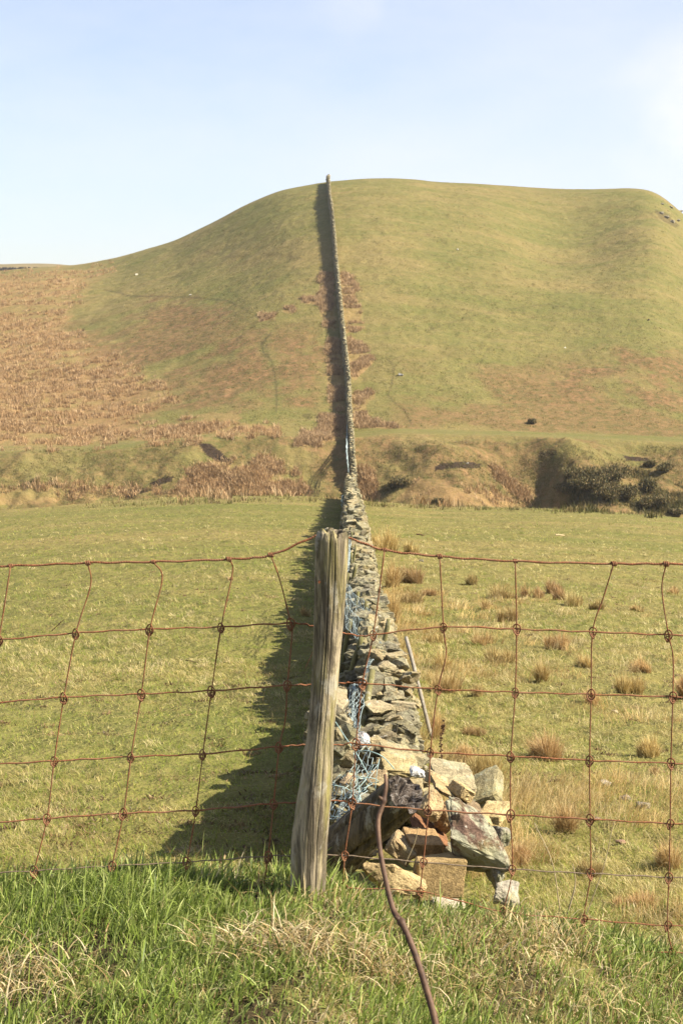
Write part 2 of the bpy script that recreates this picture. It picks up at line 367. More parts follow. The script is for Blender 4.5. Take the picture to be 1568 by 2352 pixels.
def mixc(n, fac, a, b, blend='MIX'):
    nd = n.nodes.new('ShaderNodeMix'); nd.data_type = 'RGBA'; nd.blend_type = blend
    for s_, i_ in ((fac, 0), (a, 6), (b, 7)):
        if isinstance(s_, (int, float)): nd.inputs[i_].default_value = s_
        elif isinstance(s_, tuple): nd.inputs[i_].default_value = (*s_, 1)
        else: n.links.new(s_, nd.inputs[i_])
    return nd.outputs[2]
def math_n(n, op, a, b=0.0, clamp=False):
    nd = n.nodes.new('ShaderNodeMath'); nd.operation = op; nd.use_clamp = clamp
    for s_, i_ in ((a, 0), (b, 1)):
        if isinstance(s_, (int, float)): nd.inputs[i_].default_value = s_
        else: n.links.new(s_, nd.inputs[i_])
    return nd.outputs[0]
def bump(n, b, h, dist, strength=1.0):
    nd = N(n, 'ShaderNodeBump', Strength=strength, Distance=dist); n.links.new(h, nd.inputs['Height'])
    n.links.new(nd.outputs[0], b.inputs['Normal']); return nd
def objvec(n, scale=None):
    t = n.nodes.new('ShaderNodeTexCoord')
    if scale is None: return t.outputs['Object']
    m_ = N(n, 'ShaderNodeMapping'); m_.inputs['Scale'].default_value = scale; n.links.new(t.outputs['Object'], m_.inputs[0]); return m_.outputs[0]

# ground
M_ground, n, b, out = new_mat('ground_mat')
ov = objvec(n)
at_ = N(n, 'ShaderNodeAttribute', attribute_name='zone'); sp = n.nodes.new('ShaderNodeSeparateColor'); n.links.new(at_.outputs['Color'], sp.inputs[0])
at2 = N(n, 'ShaderNodeAttribute', attribute_name='soil_shade')
big = noise_n(n, ov, 0.045, 5, 0.6); mid = noise_n(n, ov, 0.5, 6, 0.65); fine = noise_n(n, ov, 5.0, 6, 0.7); vf = noise_n(n, ov, 42.0, 4, 0.7); tus = noise_n(n, ov, 1.7, 5, 0.72); strk = noise_n(n, objvec(n, (0.05, 0.25, 0.25)), 1.0, 5, 0.6, 0.6)
green = (0.150, 0.178, 0.040); olive = (0.220, 0.210, 0.060); straw = (0.330, 0.275, 0.115)
c1 = ramp(n, mid, [(0.30, green), (0.52, olive), (0.74, straw)])
c2 = ramp(n, math_n(n, 'ADD', math_n(n, 'MULTIPLY', big, 0.6), math_n(n, 'MULTIPLY', strk, 0.4)), [(0.41, (0.105, 0.120, 0.036)), (0.50, (0.172, 0.152, 0.058)), (0.585, (0.260, 0.190, 0.088))])
c = mixc(n, 0.6, c1, c2)
c = mixc(n, 0.6, c, ramp(n, tus, [(0.33, (0.62, 0.62, 0.60)), (0.50, (1.0, 1.0, 1.0)), (0.66, (1.32, 1.22, 1.15))]), 'MULTIPLY')
c = mixc(n, math_n(n, 'MULTIPLY', ramp(n, fine, [(0.40, (0, 0, 0)), (0.75, (1, 1, 1))]), 0.55), c, (0.300, 0.240, 0.100))
c = mixc(n, ramp(n, vf, [(0.30, (0.7, 0.7, 0.7)), (0.5, (0, 0, 0))]), c, (0.075, 0.090, 0.020))
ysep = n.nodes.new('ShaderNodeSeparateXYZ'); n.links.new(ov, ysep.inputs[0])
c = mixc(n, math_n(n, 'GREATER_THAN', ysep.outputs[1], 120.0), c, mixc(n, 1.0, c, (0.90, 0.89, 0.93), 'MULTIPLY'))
rushc = ramp(n, noise_n(n, ov, 1.2, 6, 0.7), [(0.3, (0.22, 0.15, 0.06)), (0.55, (0.34, 0.222, 0.105)), (0.8, (0.42, 0.285, 0.15))])
brc = ramp(n, noise_n(n, ov, 0.9, 6, 0.78), [(0.36, (0.095, 0.088, 0.032)), (0.50, (0.180, 0.118, 0.055)), (0.66, (0.29, 0.165, 0.088))])
tuc = ramp(n, noise_n(n, ov, 0.9, 5, 0.6), [(0.3, (0.105, 0.130, 0.036)), (0.7, (0.165, 0.175, 0.058))])
soc = ramp(n, noise_n(n, ov, 2.0, 6, 0.7), [(0.3, (0.018, 0.013, 0.009)), (0.75, (0.075, 0.052, 0.034))])
c = mixc(n, math_n(n, 'MULTIPLY', sp.outputs[1], 0.9), c, brc)
c = mixc(n, math_n(n, 'MULTIPLY', sp.outputs[0], 0.8), c, rushc)
c = mixc(n, math_n(n, 'MULTIPLY', sp.outputs[2], 0.75), c, tuc)
c = mixc(n, at2.outputs['Fac'], c, soc)
n.links.new(c, b.inputs['Base Color']); b.inputs['Specular IOR Level'].default_value = 0.05
hh = math_n(n, 'ADD', math_n(n, 'ADD', math_n(n, 'MULTIPLY', mid, 0.6), math_n(n, 'MULTIPLY', tus, 0.45)), math_n(n, 'ADD', math_n(n, 'MULTIPLY', fine, 0.16), math_n(n, 'MULTIPLY', vf, 0.02)))
bump(n, b, hh, 0.55, 0.75)

# grass / rush: colour attribute, a little light through the blade
def blade_mat(name, trans=0.35, rough=0.6):
    m, n, b, out = new_mat(name)
    a = N(n, 'ShaderNodeAttribute', attribute_name='col'); n.links.new(a.outputs['Color'], b.inputs['Base Color']); b.inputs['Roughness'].default_value = rough
    b.inputs['Specular IOR Level'].default_value = 0.25
    t = n.nodes.new('ShaderNodeBsdfTranslucent'); n.links.new(a.outputs['Color'], t.inputs[0])
    mx_ = n.nodes.new('ShaderNodeMixShader'); mx_.inputs[0].default_value = trans
    n.links.new(b.outputs[0], mx_.inputs[1]); n.links.new(t.outputs[0], mx_.inputs[2]); n.links.new(mx_.outputs[0], out.inputs[0])
    return m
M_grass = blade_mat('grass_mat', 0.35, 0.5); M_rush = blade_mat('rush_mat', 0.25, 0.7); M_leaf = blade_mat('gorse_mat', 0.15, 0.7)

# stone: colour attribute varied with lichen, grain
def stone_mat(name, lichen=0.5, scale=1.0, base=None, lichen_col=(0.40, 0.385, 0.25), bumpd=0.03, lth=0.52, ls=None):
    m, n, b, out = new_mat(name); ov = objvec(n)
    if base is None:
        a = N(n, 'ShaderNodeAttribute', attribute_name='col'); bc = a.outputs['Color']
    else:
        bc = ramp(n, noise_n(n, ov, 6 * scale, 6, 0.6), [(0.3, tuple(x * 0.72 for x in base)), (0.7, tuple(min(1, x * 1.2) for x in base))])
    g = noise_n(n, ov, 24 * scale, 8, 0.75)
    c = mixc(n, 0.7, bc, ramp(n, g, [(0.34, (0.50, 0.47, 0.42)), (0.5, (1.05, 1.02, 0.96)), (0.68, (1.5, 1.45, 1.35))]), 'MULTIPLY')
    c = mixc(n, 0.75, c, ramp(n, noise_n(n, ov, 85 * scale, 3, 0.7), [(0.32, (0.55, 0.53, 0.50)), (0.5, (1, 1, 1)), (0.68, (1.35, 1.32, 1.28))]), 'MULTIPLY')
    l1 = noise_n(n, ov, ls or 9 * scale, 8, 0.72, 0.4)
    c = mixc(n, math_n(n, 'MULTIPLY', ramp(n, l1, [(lth, (0, 0, 0)), (lth + 0.05, (1, 1, 1))]), lichen), c, lichen_col)
    l2 = noise_n(n, ov, 15 * scale, 5, 0.65, 0.8)
    c = mixc(n, math_n(n, 'MULTIPLY', ramp(n, l2, [(0.62, (0, 0, 0)), (0.66, (1, 1, 1))]), min(1, lichen * 1.2)), c, (0.60, 0.565, 0.48))
    c = mixc(n, math_n(n, 'MULTIPLY', ramp(n, noise_n(n, ov, 4 * scale, 5, 0.6), [(0.5, (0, 0, 0)), (0.75, (1, 1, 1))]), 0.7 * lichen), c, (0.27, 0.25, 0.08))
    n.links.new(c, b.inputs['Base Color']); b.inputs['Roughness'].default_value = 0.95
    h = math_n(n, 'ADD', g, math_n(n, 'MULTIPLY', noise_n(n, ov, 90 * scale, 4, 0.7), 0.35))
    bump(n, b, h, bumpd, 0.8)
    return m
M_wall = stone_mat('wall_stone', 0.62, 1.3)
M_stone = stone_mat('field_stone', 0.5, 1.3)
# ------------------------------------------------------------------ the ground sheet
def build_ground():
    da = np.radians(0.052)
    a_in = np.arange(np.radians(-15), np.radians(15), da)
    a_out = np.radians(np.concatenate([np.linspace(15.2, 30, 40), np.linspace(31, 100, 45), np.linspace(103, 180, 18)]))
    A = np.concatenate([-a_out[::-1], a_in, a_out[:-1]]); A = np.unique(A)
    R = np.concatenate([np.linspace(0.15, 2.3, 12), np.linspace(2.4, 7, 110), 7 * (88 / 7) ** np.linspace(0.003, 1, 400), np.linspace(89, 152, 28),
                        np.linspace(152.2, 182, 190), np.linspace(182.6, 365, 330), np.linspace(366, 470, 50), np.array([490, 520, 570, 640, 750, 900, 1200, 1700, 2600])])
    AA, RR = np.meshgrid(A, R, indexing='ij'); X = RR * np.sin(AA); Y = RR * np.cos(AA)
    Z = height(X, Y)
    na, nr = AA.shape
    V = np.stack([X, Y, Z], -1).reshape(-1, 3)
    i = np.arange(na)[:, None] * nr; j = np.arange(nr - 1)[None, :]; i2 = ((np.arange(na) + 1) % na)[:, None] * nr
    Q = np.stack([i + j, i2 + j, i2 + j + 1, i + j + 1], -1).reshape(-1, 4)
    V = np.vstack([V, [0, 0, float(height(0.0, 0.1))]]); c = len(V) - 1
    Tt = np.stack([np.full(na, c), i2[:, 0], i[:, 0]], -1)
    px, py = to_px(V[:, 0], V[:, 1], V[:, 2]); bad = V[:, 1] < 1
    px = np.where(bad, 784, px); py = np.where(bad, 3000, py)
    ru, br, tu, so_ = region(px, py, V[:, 0], V[:, 1])
    # bare earth of the verge
    for (x0, y0, r0) in [(at(680, 2165, 3.1).x, 3.05, 0.09), (at(900, 2140, 3.2).x, 3.2, 0.05), (at(30, 2270, 2.9).x, 2.85, 0.09)]:
        d = np.hypot(V[:, 0] - x0, (V[:, 1] - y0)) / r0 + 0.8 * (fbm(V[:, 0] * 14, V[:, 1] * 14, 5) - 0.5)
        so_ = np.maximum(so_, np.clip(1.4 - d, 0, 1) * (V[:, 1] < 6))
    so_ = np.maximum(so_, np.where(V[:, 1] < 4.2, 0.75 * sstep(0.35, 0.6, fbm(V[:, 0] / .12, V[:, 1] / .12, 203, 3)) + 0.15, 0) * (np.hypot(V[:, 0], V[:, 1]) < 12))
    o = mesh_obj('ground', V, [Q, Tt], M_ground, smooth=True)
    me = o.data
    for nm, arr in (('zone', np.stack([ru, br, tu, np.ones_like(ru)], -1)), ('soil_shade', np.stack([so_, so_, so_, np.ones_like(ru)], -1))):
        at_c = me.color_attributes.new(nm, 'FLOAT_COLOR', 'POINT'); at_c.data.foreach_set('color', arr.astype(np.float32).ravel())
    tag(o, kind='structure')
build_ground()

# far plateau at the left with its own wall on the skyline
def far_hill():
    M, n, b, out = new_mat('far_hill_mat'); ov = objvec(n)
    c = ramp(n, noise_n(n, ov, 0.05, 5, 0.6), [(0.3, (0.16, 0.13, 0.05)), (0.7, (0.30, 0.22, 0.11))]); n.links.new(c, b.inputs['Base Color'])
    Y0 = 760.0
    ks = np.linspace(-0.55, 0.2, 160); ys = np.linspace(Y0 - 190, Y0 + 260, 40)
    tb = table([(-1400, 640), (-600, 614), (-100, 606), (0, 609), (60, 607), (110, 607), (170, 611), (230, 628), (400, 700)])
    K, YS = np.meshgrid(ks, ys, indexing='ij')
    s = np.interp(K, *tb); top = s * Y0
    t = (YS - Y0) / 190.0
    Z = np.where(t < 0, top * 1.0 - (t ** 2) * 40, top - (t ** 2) * 25 * (t > 0)) + CAMZ
    V = np.stack([K * YS, YS, Z], -1).reshape(-1, 3); nk, ny = K.shape
    i = np.arange(nk - 1)[:, None] * ny; j = np.arange(ny - 1)[None, :]
    Q = np.stack([i + j, i + ny + j, i + ny + j + 1, i + j + 1], -1).reshape(-1, 4)
    tag(mesh_obj('hills', V, [Q], M, smooth=True), kind='structure')
far_hill()

# ------------------------------------------------------------------ rocks
def rock_arrays(seed, boxy=0.5, npts=16, rounds=1, rough=0.03, bev=0.06):
    """unit rock (about 1 x 1 x 1) as triangle arrays"""
    r = random.Random(seed); bm = bmesh.new()
    for _ in range(npts):
        v = Vector((r.gauss(0, 1), r.gauss(0, 1), r.gauss(0, 1))).normalized()
        m_ = max(abs(v.x), abs(v.y), abs(v.z)); q = v / m_
        p = v.lerp(q, boxy) * r.uniform(0.85, 1.0) * 0.5
        bm.verts.new(p)
    if boxy > 0.6:
        for sx in (-1, 1):
            for sy in (-1, 1):
                for sz in (-1, 1):
                    bm.verts.new(Vector((sx, sy, sz)) * 0.5 * r.uniform(0.80, 1.0))
    h = bmesh.ops.convex_hull(bm, input=bm.verts)
    bmesh.ops.delete(bm, geom=[v for v in bm.verts if not v.link_faces], context='VERTS')
    bmesh.ops.dissolve_limit(bm, angle_limit=0.16, verts=bm.verts, edges=bm.edges)
    if bev > 0:
        try: bmesh.ops.bevel(bm, geom=list(bm.edges), offset=bev, segments=1, affect='EDGES', profile=0.6, clamp_overlap=True)
        except Exception: pass
    bmesh.ops.triangulate(bm, faces=bm.faces)
    for _ in range(rounds):
        bmesh.ops.subdivide_edges(bm, edges=bm.edges, cuts=1, use_grid_fill=True); bmesh.ops.triangulate(bm, faces=bm.faces)
    bm.normal_update(); off = Vector((seed * 3.1, seed * 1.7, 0))
    for v in bm.verts:
        f = mnoise.fractal(v.co * 3.2 + off, 0.9, 2.1, 5); v.co += v.normal * (f * rough + 0.35 * rough * mnoise.fractal(v.co * 13 + off, 0.8, 2.1, 3))
    bm.verts.index_update()
    V = np.array([v.co[:] for v in bm.verts]); T = np.array([[v.index for v in f.verts] for f in bm.faces]); bm.free()
    V = V / np.maximum(1e-6, V.max(0) - V.min(0))
    return V, T
def rotm(rx, ry, rz): return np.array(Euler((rx, ry, rz)).to_matrix())

STONE_COLS = [(0.27, 0.235, 0.145), (0.22, 0.195, 0.115), (0.33, 0.275, 0.165), (0.20, 0.185, 0.13), (0.26, 0.24, 0.16), (0.17, 0.155, 0.095), (0.30, 0.255, 0.165), (0.14, 0.125, 0.085)]
TPL_HI = [rock_arrays(100 + i, random.choice([0.3, 0.5, 0.75]), 13, 2, 0.09, 0.03) for i in range(24)]
TPL_LO = [rock_arrays(200 + i, random.choice([0.3, 0.5, 0.75]), 11, 0, 0.03, 0.0) for i in range(18)]

# ------------------------------------------------------------------ the long dry stone wall
W_Y = np.array([8.2, 9, 10, 11.6, 12.6, 16, 20, 30, 50, 85, 95, 120, 155])
W_X = np.array([0.28, 0.275, 0.295, 0.30, 0.235, 0.22, 0.225, 0.27, 0.36, 0.45, 0.6, 1.0, 1.25])
W_H = np.array([0.36, 0.42, 0.55, 0.70, 0.84, 0.84, 0.86, 1.0, 1.15, 1.3, 1.3, 1.3, 1.3])
W_B = np.array([0.30, 0.28, 0.26, 0.27, 0.34, 0.34, 0.34, 0.34, 0.35, 0.36, 0.36, 0.36, 0.36])       # half width at the foot
W_T = np.array([0.18, 0.16, 0.15, 0.15, 0.19, 0.17, 0.16, 0.17, 0.19, 0.21, 0.21, 0.21, 0.21])
hp = [(811.5, 1098), (808, 1060), (805, 1003), (800, 900), (795, 850), (790, 800), (780, 700), (773, 630), (767, 550), (757.5, 470), (753.5, 422)]
gx, gy, gz = ground_at([p[0] for p in hp], [p[1] for p in hp])
W_Y = np.concatenate([W_Y, gy, [gy[-1] + 12]]); W_X = np.concatenate([W_X, gx, [gx[-1] - 0.5]])
o_ = np.argsort(W_Y); W_Y = W_Y[o_]; W_X = W_X[o_]
nn = len(gy) + 1
def wallx(y): return np.interp(y, W_Y, W_X)
_wy = np.array([8.2, 9, 10, 11.6, 12.6, 16, 20, 30, 50, 85, 155, 190, 300, 340]);
W_H = np.array([0.36, 0.42, 0.55, 0.70, 0.84, 0.84, 0.86, 1.0, 1.15, 1.3, 1.5, 2.1, 2.2, 1.5]); W_B = np.array([0.26, 0.235, 0.215, 0.225, 0.29, 0.34, 0.34, 0.34, 0.35, 0.36, 0.36, 0.33, 0.30, 0.30]); W_T = np.array([0.16, 0.145, 0.135, 0.135, 0.15, 0.13, 0.13, 0.15, 0.17, 0.19, 0.18, 0.17, 0.15, 0.15])
def wallp(y): return np.interp(y, _wy, W_H), np.interp(y, _wy, W_B), np.interp(y, _wy, W_T)
def build_wall():
    bag = Bag(); cope = Bag(); rnd = random.Random(5)
    # wall core: dark solid put in to block light through the gaps
    ys = np.concatenate([np.arange(8.5, 90, 0.5), np.arange(90, gy[-1] + 1.5, 1.5)]); P = []
    for y in ys:
        x = float(wallx(y)); h, bb, tt = [float(q) for q in wallp(y)]; z = float(height(x, y))
        sh = 0.10 if y < 90 else 0.12
        for (dx, dz) in ((-(bb - sh), -0.3), (bb - sh, -0.3), (max(0.03, tt - sh), h - 0.22), (-max(0.03, tt - sh), h - 0.22)): P.append((x + dx, y, z + dz))
    P = np.array(P); nseg = len(ys); Q = []
    for i in range(nseg - 1):
        for a in range(4):
            b2 = (a + 1) % 4; Q.append((i * 4 + a, i * 4 + 4 + a, i * 4 + 4 + b2, i * 4 + b2))
    Q.append((0, 1, 2, 3)); e = (nseg - 1) * 4; Q.append((e + 3, e + 2, e + 1, e))
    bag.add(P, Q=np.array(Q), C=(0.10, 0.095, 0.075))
    def put(x, y, z, sx, sy, sz, rot, hi, bag=bag):
        V, T = rnd.choice(TPL_HI if hi else TPL_LO)
        Vw = (V * np.array([sx, sy, sz])) @ rot.T + np.array([x, y, z])
        c = np.array(rnd.choice(STONE_COLS)) * rnd.uniform(0.85, 1.45); bag.add(Vw, T=T, C=c)
    y = 8.3
    while y < gy[-1] + 1.0:
        far = y > 88; hi = y < 24
        if 92 < y < 152: y = 152.5
        x = float(wallx(y)); h, bb, tt = [float(q) for q in wallp(y)]
        h *= 1 + (0.10 if y < 90 else 0.03) * math.sin(y * 1.9) * math.sin(y * 0.63 + 1); z0 = float(height(x, y))
        step = 0.13 if y < 24 else (0.24 if y < 90 else 0.42)
        ch = 0.078 if y < 24 else (0.15 if y < 90 else 0.30)
        nc = max(1, int((h - 0.12) / ch))
        for cidx in range(nc):
            zc = z0 + (cidx + 0.5) * ch; f = (cidx + 0.5) * ch / h; hw = bb * (1 - f) + tt * f
            for sgn in (-1, 1):
                sy = step * rnd.uniform(0.75, 1.5); sz = ch * rnd.uniform(0.8, 1.25); sx = rnd.uniform(0.10, 0.20)
                put(x + sgn * (hw - sx * 0.35 + rnd.uniform(-0.025, 0.03)), y + rnd.uniform(-0.07, 0.07) * (2 if far else 1) + (cidx % 2) * step * 0.5, zc + rnd.uniform(-0.015, 0.015),
                    sx, sy, sz, rotm(rnd.uniform(-.15, .15), rnd.uniform(-.2, .2) + sgn * 0.1, rnd.uniform(-.25, .25)), hi)
        # cope: bigger stones set at all angles
        for q in range(4 if y < 24 else 2):
            sx = (0.8 if y < 13 else 1) * rnd.uniform(0.10, 0.25) * (1.3 if far else 1); sy = rnd.uniform(0.08, 0.20) * (2.2 if far else 1); sz = rnd.uniform(0.05, 0.12) * (1.6 if far else 1)
            put(x + rnd.uniform(-tt, tt) * 0.75, y + rnd.uniform(-0.1, 0.1), z0 + h - 0.06 + rnd.uniform(-0.07, 0.06), sx, sy, sz,
                rotm(rnd.uniform(-.3, .3), rnd.uniform(-.3, .3), rnd.uniform(-1.5, 1.5)), hi, cope)
        if y < 12.4:    # loose rubble on the low end
            for q in range(2):
                put(x + rnd.uniform(-bb, bb), y + rnd.uniform(-.1, .1), z0 + h * rnd.uniform(0.3, 0.95), rnd.uniform(.10, .20), rnd.uniform(.10, .20), rnd.uniform(.05, .11),
                    rotm(rnd.uniform(-.3, .3), rnd.uniform(-.35, .35), rnd.uniform(-1.5, 1.5)), True)
        y += step
    for y_ in np.arange(7.95, 11.4, 0.25):  # unseen block under the rubble, added to keep the near shadow unbroken
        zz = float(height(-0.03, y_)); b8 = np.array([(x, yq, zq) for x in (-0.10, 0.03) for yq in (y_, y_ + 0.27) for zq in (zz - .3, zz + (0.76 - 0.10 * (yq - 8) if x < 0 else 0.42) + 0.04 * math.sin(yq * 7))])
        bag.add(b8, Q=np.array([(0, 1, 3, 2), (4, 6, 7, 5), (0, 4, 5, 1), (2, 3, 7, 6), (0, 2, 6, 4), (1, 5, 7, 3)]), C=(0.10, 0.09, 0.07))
    for q in range(260):    # rubble behind the post, added and heightened to cast the wall's near shadow
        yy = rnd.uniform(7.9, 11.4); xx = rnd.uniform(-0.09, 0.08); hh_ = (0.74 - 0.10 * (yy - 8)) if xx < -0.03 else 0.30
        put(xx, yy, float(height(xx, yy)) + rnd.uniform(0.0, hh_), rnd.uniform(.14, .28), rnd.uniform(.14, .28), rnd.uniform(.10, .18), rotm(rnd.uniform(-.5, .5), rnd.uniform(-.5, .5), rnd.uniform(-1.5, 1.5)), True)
    # the thicker end on the summit
    ye = gy[-1]; xe = float(wallx(ye)); ze = float(height(xe, ye))
    for q in range(40):
        put(xe + rnd.uniform(-.16, .16), ye + rnd.uniform(-.8, .8), ze + rnd.uniform(0.2, 1.7), .4, .6, .35, rotm(rnd.uniform(-.4, .4), rnd.uniform(-.4, .4), rnd.uniform(-1, 1)), False)
    o = empty('dry_stone_wall', (0, 0, 0), 'x', 'stone wall'); bag.obj('courses', M_wall, o); cope.obj('coping', M_wall, o)
    tag(o, 'long grey dry stone wall running from the rubble behind the post straight up the hill', 'stone wall')
build_wall()
def far_wall():
    bag = Bag(); rnd = random.Random(9)
    for i in range(420):
        px = -260 + i * 1.05; p = at(px, 619.5 - 3.0 * sstep(20, 170, px) * 0.6, 640.0)
        V, T = rnd.choice(TPL_LO)
        bag.add(V * np.array([.6, .6, 1.0]) @ rotm(0, 0, rnd.uniform(-1, 1)).T + np.array([p.x, p.y + rnd.uniform(-.2, .2), p.z + rnd.uniform(-0.3, 0.6)]), T=T, C=np.array((0.06, 0.055, 0.05)) * rnd.uniform(.8, 1.2))
        bag.add(V * np.array([.6, .6, 1.3]) + np.array([p.x, p.y, p.z - 0.6]), T=T, C=(0.05, 0.048, 0.042))
    tag(bag.obj('dry_stone_wall', stone_mat('far_wall_stone', 0.0)), 'short dark stone wall far off on the skyline at the left', 'stone wall')
far_wall()

# ------------------------------------------------------------------ big loose stones of the collapsed end
def loose(name, px, py, Y, wpx, hpx, dep, rot=(0, 0, 0), seed=0, boxy=0.5, base=(0.3, 0.25, 0.15), lichen=0.4, lcol=(0.42, 0.44, 0.30), label='', cat='stone', rough=0.045, bev=0.07, npts=14, sc=1.3, ls=None):
    s = F / Y; w_, h_ = wpx / s, hpx / s; h_ = max(0.62 * h_, h_ - dep * 0.20)
    V, T = rock_arrays(seed, boxy, npts, 3, rough, bev)
    V = (V * np.array([w_, dep, h_])) @ rotm(*rot).T
    p = at(px, py, Y)
    base = tuple(min(0.85, x * q_) for x, q_ in zip(base, (1.22, 1.20, 1.15)))
    m = stone_mat('stone_%d' % seed, lichen, sc, base, lcol, 0.03, 0.47 if lichen > .9 else 0.52, ls)
    o = mesh_obj(name, V, [T], m); o.location = p
    tag(o, label, cat, 'loose stones tumbled at the wall end')
    return o
R = math.radians
loose('block', 1008, 2014, 7.05, 128, 124, 0.13, (R(4), R(0), R(12)), 1, 0.95, (0.42, 0.315, 0.165), 0.05, label='squared tan block with rough pitted face, at the foot of the tumbled stones', rough=0.018, bev=0.03, npts=4, sc=2.2)
loose('stone_slab', 905, 2012, 6.95, 166, 84, 0.14, (R(-12), R(24), R(-8)), 2, 0.6, (0.46, 0.365, 0.21), 0.08, label='pale yellow curved slab leaning in the grass left of the squared tan block')
loose('block', 968, 1936, 7.25, 90, 62, 0.17, (R(14), R(6), R(14)), 3, 0.95, (0.42, 0.29, 0.155), 0.03, label='small orange sandstone brick-shaped block under the end of the fallen post', rough=0.012, bev=0.04, npts=2)
loose('stone_slab', 985, 1908, 7.4, 100, 26, 0.2, (R(10), R(33), R(10)), 4, 0.85, (0.26, 0.135, 0.075), 0.03, label='rusty brown slab edge resting above the small orange block')
loose('boulder', 1094, 1952, 7.1, 118, 240, 0.24, (R(-14), R(-24), R(8)), 5, 0.55, (0.155, 0.105, 0.085), 0.95, (0.44, 0.43, 0.31), label='largest boulder, purple brown with pale green lichen, leaning upright', npts=12, sc=1.0, bev=0.08, rough=0.06, ls=3.6)
loose('stone', 1022, 1872, 7.45, 62, 88, 0.16, (R(10), R(14), R(20)), 6, 0.5, (0.33, 0.23, 0.135), 0.2, label='rough brown upright stone between the fallen post end and the lichen boulder', rough=0.06)
loose('quartz_stone', 957, 1773, 7.0, 42, 38, 0.08, (R(10), R(20), R(20)), 7, 0.4, (0.74, 0.72, 0.73), 0.05, label='bright white quartz lump sitting just above the broken end of the fallen post', rough=0.06)
loose('stone_slab', 1038, 1786, 7.9, 104, 40, 0.30, (R(14), R(8), R(6)), 8, 0.85, (0.34, 0.30, 0.20), 0.5, label='flat lichened slab lying highest right of the white quartz')
loose('stone_slab', 1108, 1816, 7.9, 96, 62, 0.25, (R(24), R(-24), R(-18)), 9, 0.9, (0.31, 0.28, 0.17), 0.5, label='tilted grey green slab at the upper right of the heap')
loose('stone', 1060, 1818, 7.55, 44, 46, 0.14, (R(5), R(30), R(25)), 10, 0.8, (0.46, 0.36, 0.20), 0.15, label='small cream stone wedged under the highest flat slab')
loose('stone', 1134, 1867, 7.6, 66, 46, 0.18, (R(12), R(0), R(-22)), 11, 0.75, (0.50, 0.40, 0.22), 0.2, label='pale yellow stone below the tilted grey green slab')
loose('stone', 1150, 1920, 7.4, 48, 66, 0.15, (R(0), R(20), R(10)), 12, 0.45, (0.25, 0.24, 0.21), 0.8, label='grey lichened stone at the right shoulder of the largest boulder')
loose('stone', 1137, 2008, 7.1, 36, 84, 0.16, (R(0), R(6), R(10)), 13, 0.6, (0.33, 0.31, 0.27), 0.7, label='narrow grey stone standing in the grass right of the largest boulder')
loose('stone', 1160, 2052, 6.9, 66, 66, 0.16, (R(20), R(24), R(10)), 14, 0.5, (0.36, 0.34, 0.29), 0.7, label='low pale grey stone furthest right at the foot of the heap')
loose('stone', 985, 1850, 7.35, 56, 84, 0.16, (R(8), R(22), R(14)), 15, 0.5, (0.42, 0.32, 0.19), 0.3, label='tan stone touching the broken end of the fallen post')
loose('stone_slab', 915, 1757, 8.3, 88, 30, 0.2, (R(16), R(8), R(8)), 16, 0.85, (0.40, 0.335, 0.19), 0.45, label='broad flat slab lying left of and behind the white quartz')
loose('stone_slab', 912, 1730, 8.8, 80, 24, 0.25, (R(8), R(14), R(14)), 17, 0.8, (0.33, 0.29, 0.18), 0.5, label='thin long slab crossing the wall just above the broad flat slab')
loose('stone', 799, 1788, 7.7, 40, 32, 0.14, (R(8), R(-10), R(0)), 18, 0.6, (0.46, 0.36, 0.24), 0.3, label='small pale stone right behind the upright post under the blue green wire')
loose('stone', 858, 1790, 7.8, 60, 40, 0.16, (R(8), R(-18), R(10)), 28, 0.6, (0.40, 0.31, 0.19), 0.3, label='tan stone under the tangled wire left of the fallen post end')
loose('stone', 822, 1830, 7.6, 64, 44, 0.16, (R(-6), R(10), R(10)), 29, 0.6, (0.20, 0.19, 0.17), 0.3, label='dark stone in shade behind the upright post beneath the tangled netting')
loose('quartz_stone', 831, 1700, 9.2, 38, 42, 0.1, (R(8), R(-30), R(0)), 19, 0.5, (0.60, 0.58, 0.62), 0.05, label='lilac white stone behind the netting near the stake foot')
loose('stone', 1030, 2079, 6.8, 84, 28, 0.14, (R(0), R(6), R(4)), 20, 0.7, (0.50, 0.45, 0.36), 0.6, label='low whitish stone half buried in grass below the squared tan block')
loose('stone', 922, 1950, 7.2, 74, 60, 0.14, (R(0), R(38), R(-10)), 22, 0.7, (0.36, 0.28, 0.17), 0.3, label='split layered stone left of the small orange block', rough=0.05)
loose('stone', 1028, 1950, 7.35, 40, 40, 0.14, (R(0), R(10), R(10)), 23, 0.4, (0.30, 0.28, 0.22), 0.6, label='small round grey stone between the orange block and the largest boulder')
loose('stone_slab', 1030, 1815, 7.6, 96, 20, 0.2, (R(8), R(30), R(10)), 24, 0.85, (0.38, 0.30, 0.17), 0.3, label='thin tan slab sloping down under the small cream stone')
loose('stone_slab', 1078, 1852, 7.55, 74, 16, 0.2, (R(8), R(32), R(10)), 25, 0.85, (0.22, 0.17, 0.11), 0.3, label='thin dark slab sloping above the largest boulder')
loose('stone', 1112, 1878, 7.4, 34, 28, 0.12, (R(8), R(20), R(10)), 26, 0.6, (0.42, 0.34, 0.19), 0.3, label='small tan chip beneath the pale yellow stone')
loose('stone', 1000, 1790, 7.7, 50, 44, 0.16, (R(8), R(10), R(20)), 27, 0.6, (0.44, 0.36, 0.22), 0.3, label='cream stone directly right of the white quartz')

